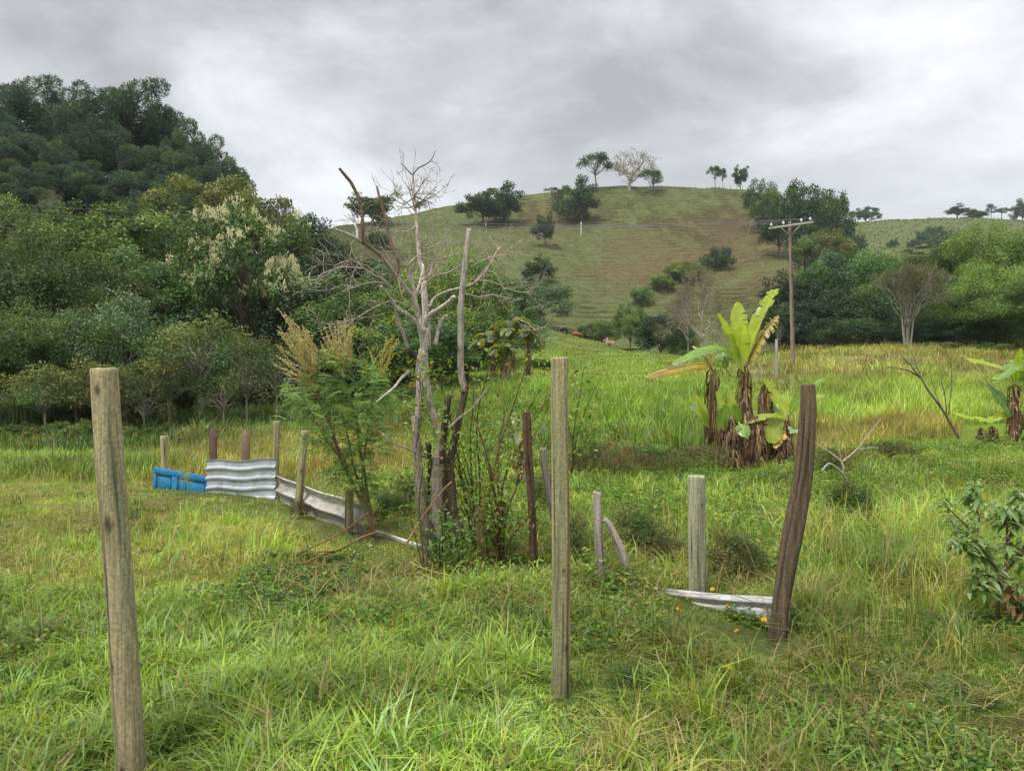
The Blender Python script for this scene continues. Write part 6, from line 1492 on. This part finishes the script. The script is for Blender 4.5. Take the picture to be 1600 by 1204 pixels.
for i, (e, lab) in enumerate([((-420, 275, 66), 'uppermost thin power line running left from the wooden pole'), ((-420, 292, 66), 'second thin power line running left from the wooden pole'), ((-420, 309, 66), 'third thin power line running left from the wooden pole'), ((-420, 322, 66), 'lowest thin power line running left from the wooden pole')]):
    a = ins[i]; b = P(*e); t = np.linspace(0, 1, 40)[:, None]; p = a * (1 - t) + b * t; p[:, 2] -= (1.3 + .12 * i) * 4 * (t * (1 - t))[:, 0]
    mb = MB(); tube(mb, p - a, .011, 4, (.16, .16, .17), cap=False); o = mb.build('power_line', M_WIRE); o.location = a.tolist(); tag(o, lab, 'wire', 'power lines')
for i, (e, lab) in enumerate([((2000, 335, 52), 'power line leaving the pole to the right, upper'), ((2000, 345, 52), 'power line leaving the pole to the right, lower')][:0]): pass
# loose fence wire
for pp, lab, ds in [([(838, 792), (865, 803), (900, 806), (934, 812)], 'rusty fence wire slung from the rusty post to the grey stake', (7.05, 6.5)), ([(938, 914), (1000, 918), (1090, 928), (1150, 930), (1218, 960)], 'thin slack wire along the white sheet', (6.4, 5.25)), ([(1090, 800), (1140, 828), (1190, 838), (1240, 832)], 'thin fence wire hanging between the short post and the leaning post', (6.0, 5.3))]:
    d_ = np.linspace(ds[0], ds[1], len(pp)); p = np.array([P(a[0], a[1], q) for a, q in zip(pp, d_)]); mb = MB(); tube(mb, p - p[0], .0022, 5, (.14, .11, .09), 8)
    o = mb.build('fence_wire', M_WIRE); o.location = p[0].tolist(); tag(o, lab, 'wire')

# ------------------------------------------------------------------ cattle
def skin_mesh(name, verts, edges, radii, cols, mat):
    me = bpy.data.meshes.new(name + '_skel'); me.from_pydata([tuple(v) for v in verts], edges, [])
    o = bpy.data.objects.new(name + '_skel', me); COL.objects.link(o)
    o.modifiers.new('Skin', 'SKIN'); 
    for i, r in enumerate(radii): me.skin_vertices[0].data[i].radius = (r, r)
    me.skin_vertices[0].data[0].use_root = True
    s = o.modifiers.new('Sub', 'SUBSURF'); s.levels = 2; s.render_levels = 2
    dg = bpy.context.evaluated_depsgraph_get(); m = bpy.data.meshes.new_from_object(o.evaluated_get(dg)); m.name = name
    bpy.data.objects.remove(o); bpy.data.meshes.remove(me)
    n = len(m.vertices); co = np.empty(n * 3, np.float32); m.vertices.foreach_get('co', co); co = co.reshape(-1, 3)
    vv = np.array(verts); k = np.argmin(((co[:, None] - vv[None]) ** 2).sum(-1), 1); c = np.asarray(cols)[k]
    a = m.attributes.new('Col', 'FLOAT_COLOR', 'POINT'); a.data.foreach_set('color', np.concatenate([c, np.ones((n, 1))], 1).astype(np.float32).ravel())
    m.materials.clear(); m.materials.append(mat); m.polygons.foreach_set('use_smooth', np.ones(len(m.polygons), bool)); return m
def cow(kind, px, d, rz, c1, c2, label, s=1.0, group='cattle on the far pasture'):
    if kind == 'graze':
        v = [(-.35, 0, 1.02), (.15, 0, 1.0), (.55, 0, 1.08), (.85, 0, .95), (1.12, 0, .62), (1.32, 0, .34), (1.42, 0, .12), (-.75, 0, 1.12), (-.9, 0, .95), (-.95, 0, .55)]
        r = [.34, .38, .33, .22, .15, .13, .08, .28, .06, .04]; e = [(0, 1), (1, 2), (2, 3), (3, 4), (4, 5), (5, 6), (0, 7), (7, 8), (8, 9)]
        for sy in (-1, 1):
            n = len(v); v += [(-.62, .17 * sy, .85), (-.76, .18 * sy, .48), (-.7, .18 * sy, .02)]; r += [.18, .075, .06]; e += [(7, n), (n, n + 1), (n + 1, n + 2)]
            n = len(v); v += [(.5, .16 * sy, .72), (.52, .16 * sy, .4), (.5, .16 * sy, .02)]; r += [.15, .075, .06]; e += [(2, n), (n, n + 1), (n + 1, n + 2)]
            n = len(v); v += [(1.16, .1 * sy, .6), (1.14, .22 * sy, .6)]; r += [.04, .03]; e += [(4, n), (n, n + 1)]
    else:
        v = [(-.35, 0, .4), (.15, 0, .42), (.5, 0, .46), (.72, 0, .66), (.9, 0, .86), (1.08, 0, .84), (1.24, 0, .74), (-.72, .05, .38), (-.92, .1, .22), (-.8, .3, .08)]
        r = [.34, .38, .32, .19, .15, .12, .08, .28, .05, .04]; e = [(0, 1), (1, 2), (2, 3), (3, 4), (4, 5), (5, 6), (0, 7), (7, 8), (8, 9)]
        for sy in (-1, 1):
            n = len(v); v += [(-.5, .34 * sy, .2), (-.15, .42 * sy, .1), (.1, .4 * sy, .06)]; r += [.16, .07, .05]; e += [(7, n), (n, n + 1), (n + 1, n + 2)]
            n = len(v); v += [(.62, .22 * sy, .2), (.86, .2 * sy, .08), (.66, .26 * sy, .06)]; r += [.13, .07, .05]; e += [(2, n), (n, n + 1), (n + 1, n + 2)]
            n = len(v); v += [(.88, .1 * sy, .92), (.84, .24 * sy, .94)]; r += [.04, .03]; e += [(4, n), (n, n + 1)]
    cols = [c1] * len(v); 
    for i in (5, 6, 9, len(v) - 1): cols[i] = c2
    m = skin_mesh('cow', v, e, r, cols, M_HIDE)
    o = bpy.data.objects.new('cow', m); COL.objects.link(o); o.location = G(px, d, .12 if kind == 'graze' else .05).tolist(); o.rotation_euler = (0, 0, rz); o.scale = (s, s, s)
    return tag(o, label, 'cow', group)
blk = s2l(44, 40, 42, .9); brn = s2l(150, 96, 60, .9); tan = s2l(196, 160, 118, .9)
cow('graze', 880, 153, math.pi + .15, blk, blk * .7, 'black cow grazing with its head down at the left', 1.05)
cow('graze', 901, 152, -.5, brn, brn * .7, 'brown cow grazing beside the black one')
cow('lie', 952, 121, math.pi + .4, tan, tan * .7, 'tan cow lying on the pasture below the white stakes', .95)
cow('graze', 938, 168, 1.2, blk, blk * .7, 'small dark cow standing farther back at the foot of the hill', .8)
cow('graze', 868, 226, .3, s2l(176, 104, 64, .9), brn, 'reddish cow high on the slope left of the small dark tree', .9)

# ------------------------------------------------------------------ yellow flowers
pm = MB(); 
for k in range(9):
    a = k * 6.283 / 9; leaves(pm, np.array([[0, 0, 0.]]), np.array([[math.cos(a), math.sin(a), .25]]), np.array([[0, 0, 1.0]]), .019, .011, s2l(240, 176, 30, .9) * np.array([1, rng.uniform(.85, 1.1), 1]))
tube(pm, [[0, 0, -.003], [0, 0, .004], [0, 0, .007]], [.005, .006, .002], 8, s2l(190, 120, 20, .9)); petal_me = pm.mesh('petals', M_PETAL)
sm = MB(); tube(sm, [[.01, 0, -.16], [0, .005, -.08], [0, 0, 0]], .0015, 4, s2l(90, 120, 50, .7)); stem_me = sm.mesh('stem', M_LEAF1)
for px, py, d, lab in [(1056, 898, 6.3, 'yellow flower highest beside the short grey green post'), (1034, 914, 6.2, 'yellow flower between the bent prop and the short post'), (1113, 920, 5.9, 'yellow flower right behind the top of the white sheet'), (1081, 935, 5.75, 'yellow flower at the foot of the short post'),
                       (1063, 946, 5.6, 'upper yellow flower of the pair left of the white sheet'), (1060, 952, 5.55, 'lower yellow flower of the pair left of the white sheet'), (1135, 946, 5.45, 'yellow flower before the left part of the white sheet'), (1194, 968, 5.2, 'yellow flower before the white sheet next to the leaning post'),
                       (1151, 985, 5.05, 'yellow flower in the grass below the white sheet'), (1234, 1022, 4.7, 'yellow flower right below the leaning post'), (1086, 1025, 4.65, 'yellow flower low in the grass left of the leaning post'), (1139, 1042, 4.5, 'small yellow flower lowest right of the middle post'),
                       (589, 941, 5.9, 'yellow flower in the grass below the dead tree, upper left'), (613, 977, 5.3, 'yellow flower in the lush grass left of the middle post'), (766, 987, 5.1, 'yellow flower in the lush grass near the middle post'), (834, 941, 5.75, 'yellow flower just left of the middle post'), (700, 1200, 3.35, 'yellow flower at the bottom edge of the picture')]:
    o = empty('yellow_flower', P(px, py, d), lab, 'flower', 'yellow flowers in the grass', rng.uniform(0, 6)); o.rotation_euler = (rng.uniform(.1, .7), rng.uniform(-.4, .4), rng.uniform(0, 6)); s = rng.uniform(1.0, 1.35); o.scale = (s, s, s)
    for nm, me in (('petals', petal_me), ('stem', stem_me)):
        c = bpy.data.objects.new(nm, me); COL.objects.link(c); c.parent = o
SKY_OFF = (11.4, 5.5, 6); SKY_TOP = 2.8; SUN_E = 1.9; EXPOSURE = 0.75; HAZE = .00014
# ------------------------------------------------------------------ sky, sun, camera
w = bpy.data.worlds.new('World'); scene.world = w; w.use_nodes = True
nt = w.node_tree; nt.nodes.clear()
out = nt.nodes.new('ShaderNodeOutputWorld'); bg = nt.nodes.new('ShaderNodeBackground')
SUN_EL, SUN_AZ = math.radians(58), math.radians(215)      # azimuth clockwise from +Y
sky = N(nt, 'ShaderNodeTexSky', sky_type='NISHITA'); sky.sun_disc = False; sky.sun_elevation = SUN_EL; sky.sun_rotation = SUN_AZ
skys = N(nt, 'ShaderNodeVectorMath', operation='SCALE'); skys.inputs['Scale'].default_value = .1
lk(nt, sky.outputs[0], skys.inputs[0])
tc = N(nt, 'ShaderNodeTexCoord'); sep = N(nt, 'ShaderNodeSeparateXYZ'); lk(nt, tc.outputs['Generated'], sep.inputs[0])
def math_(op, a, b=None, clamp=False):
    n = N(nt, 'ShaderNodeMath', operation=op); n.use_clamp = clamp
    for i, v in enumerate((a, b)):
        if v is None: continue
        if isinstance(v, (int, float)): n.inputs[i].default_value = v
        else: lk(nt, v, n.inputs[i])
    return n.outputs[0]
zc = math_('MAXIMUM', sep.outputs['Z'], 0.0)
den = math_('ADD', zc, .22)
ux = math_('DIVIDE', sep.outputs['X'], den); uy = math_('DIVIDE', sep.outputs['Y'], den)
comb = N(nt, 'ShaderNodeCombineXYZ'); lk(nt, ux, comb.inputs[0]); lk(nt, uy, comb.inputs[1])
mpn = N(nt, 'ShaderNodeMapping'); mpn.inputs['Location'].default_value = SKY_OFF; lk(nt, comb.outputs[0], mpn.inputs[0])
n1 = N(nt, 'ShaderNodeTexNoise'); n1.inputs['Scale'].default_value = .8; n1.inputs['Detail'].default_value = 8; n1.inputs['Roughness'].default_value = .5; n1.inputs['Distortion'].default_value = .2
n2 = N(nt, 'ShaderNodeTexNoise'); n2.inputs['Scale'].default_value = 2.3; n2.inputs['Detail'].default_value = 8; n2.inputs['Roughness'].default_value = .6; n2.inputs['Distortion'].default_value = .3
lk(nt, mpn.outputs[0], n1.inputs['Vector']); lk(nt, mpn.outputs[0], n2.inputs['Vector'])
mixn = math_('ADD', math_('MULTIPLY', n1.outputs[0], .6), math_('MULTIPLY', n2.outputs[0], .4))
ramp = N(nt, 'ShaderNodeValToRGB'); cr = ramp.color_ramp
cr.elements[0].position = .40; cr.elements[0].color = (.29, .295, .303, 1)
cr.elements[1].position = .62; cr.elements[1].color = (.645, .652, .665, 1)
e = cr.elements.new(.475); e.color = (.40, .407, .416, 1)
e = cr.elements.new(.545); e.color = (.53, .538, .551, 1)
lk(nt, mixn, ramp.inputs[0])
# paler, smoother band of cloud low over the hills
low = N(nt, 'ShaderNodeMapRange', interpolation_type='SMOOTHSTEP'); low.inputs[1].default_value = .10; low.inputs[2].default_value = .36; low.inputs[3].default_value = .8; low.inputs[4].default_value = 0
lk(nt, zc, low.inputs[0])
mxl = N(nt, 'ShaderNodeMix', data_type='RGBA'); mxl.inputs[7].default_value = (.535, .549, .565, 1)
lk(nt, low.outputs[0], mxl.inputs[0]); lk(nt, ramp.outputs[0], mxl.inputs[6])
# an overcast sky is brightest overhead
hi = N(nt, 'ShaderNodeMapRange', interpolation_type='SMOOTHSTEP'); hi.inputs[1].default_value = .5; hi.inputs[2].default_value = .95; hi.inputs[3].default_value = 1; hi.inputs[4].default_value = SKY_TOP
lk(nt, zc, hi.inputs[0])
scl = N(nt, 'ShaderNodeVectorMath', operation='SCALE'); lk(nt, mxl.outputs[2], scl.inputs[0]); lk(nt, hi.outputs[0], scl.inputs['Scale'])
mxs = N(nt, 'ShaderNodeMix', data_type='RGBA'); mxs.inputs[0].default_value = .94
lk(nt, skys.outputs[0], mxs.inputs[6]); lk(nt, scl.outputs[0], mxs.inputs[7])
lk(nt, mxs.outputs[2], bg.inputs['Color']); bg.inputs['Strength'].default_value = 1.0
lk(nt, bg.outputs[0], out.inputs['Surface'])

sl = bpy.data.lights.new('sun', 'SUN'); sl.energy = SUN_E; sl.angle = math.radians(14); sl.color = (1, .96, .9)
so = bpy.data.objects.new('sun', sl); COL.objects.link(so)
sd = Vector((math.sin(SUN_AZ) * math.cos(SUN_EL), math.cos(SUN_AZ) * math.cos(SUN_EL), math.sin(SUN_EL)))
so.rotation_euler = sd.to_track_quat('Z', 'Y').to_euler(); so.location = (0, -5, 30)

cam = bpy.data.cameras.new('camera'); co = bpy.data.objects.new('camera', cam); COL.objects.link(co)
co.location = (0, 0, EYE); co.rotation_euler = (math.pi / 2, 0, 0)
cam.sensor_width = 36; cam.lens = 36 * F / 1600; cam.clip_start = .05; cam.clip_end = 6000
scene.camera = co

vs = scene.view_settings; scene.display_settings.display_device = 'sRGB'
vs.view_transform = 'Standard'; vs.look = 'None'; vs.exposure = EXPOSURE; vs.gamma = 1; vs.use_curve_mapping = False
cy = scene.cycles
cy.use_denoising = True; cy.denoiser = 'OPENIMAGEDENOISE'; cy.denoising_input_passes = 'RGB_ALBEDO_NORMAL'
cy.max_bounces = 6; cy.diffuse_bounces = 3; cy.glossy_bounces = 2; cy.transmission_bounces = 4; cy.transparent_max_bounces = 6; cy.volume_bounces = 1
cy.caustics_reflective = False; cy.caustics_refractive = False; cy.use_adaptive_sampling = True; cy.adaptive_threshold = .015

# ------------------------------------------------------------------ damp air
hb = bpy.data.meshes.new('haze'); X0, X1, Y0, Y1, Z0, Z1 = -900, 900, -60, 1490, -6, 135
hb.from_pydata([(X0, Y0, Z0), (X1, Y0, Z0), (X1, Y1, Z0), (X0, Y1, Z0), (X0, Y0, Z1), (X1, Y0, Z1), (X1, Y1, Z1), (X0, Y1, Z1)], [], [(0, 3, 2, 1), (4, 5, 6, 7), (0, 1, 5, 4), (1, 2, 6, 5), (2, 3, 7, 6), (3, 0, 4, 7)])
hm, hnt, hout = newmat('haze_air'); pv = N(hnt, 'ShaderNodeVolumePrincipled'); pv.inputs['Color'].default_value = (.86, .92, 1, 1); pv.inputs['Density'].default_value = HAZE; pv.inputs['Anisotropy'].default_value = .2
lk(hnt, pv.outputs[0], hout.inputs['Volume']); hb.materials.append(hm)
if HAZE: tag(bpy.data.objects.new('haze', hb), 'thin damp air greying the far hills', 'haze', kind='stuff'); COL.objects.link(bpy.data.objects['haze'])
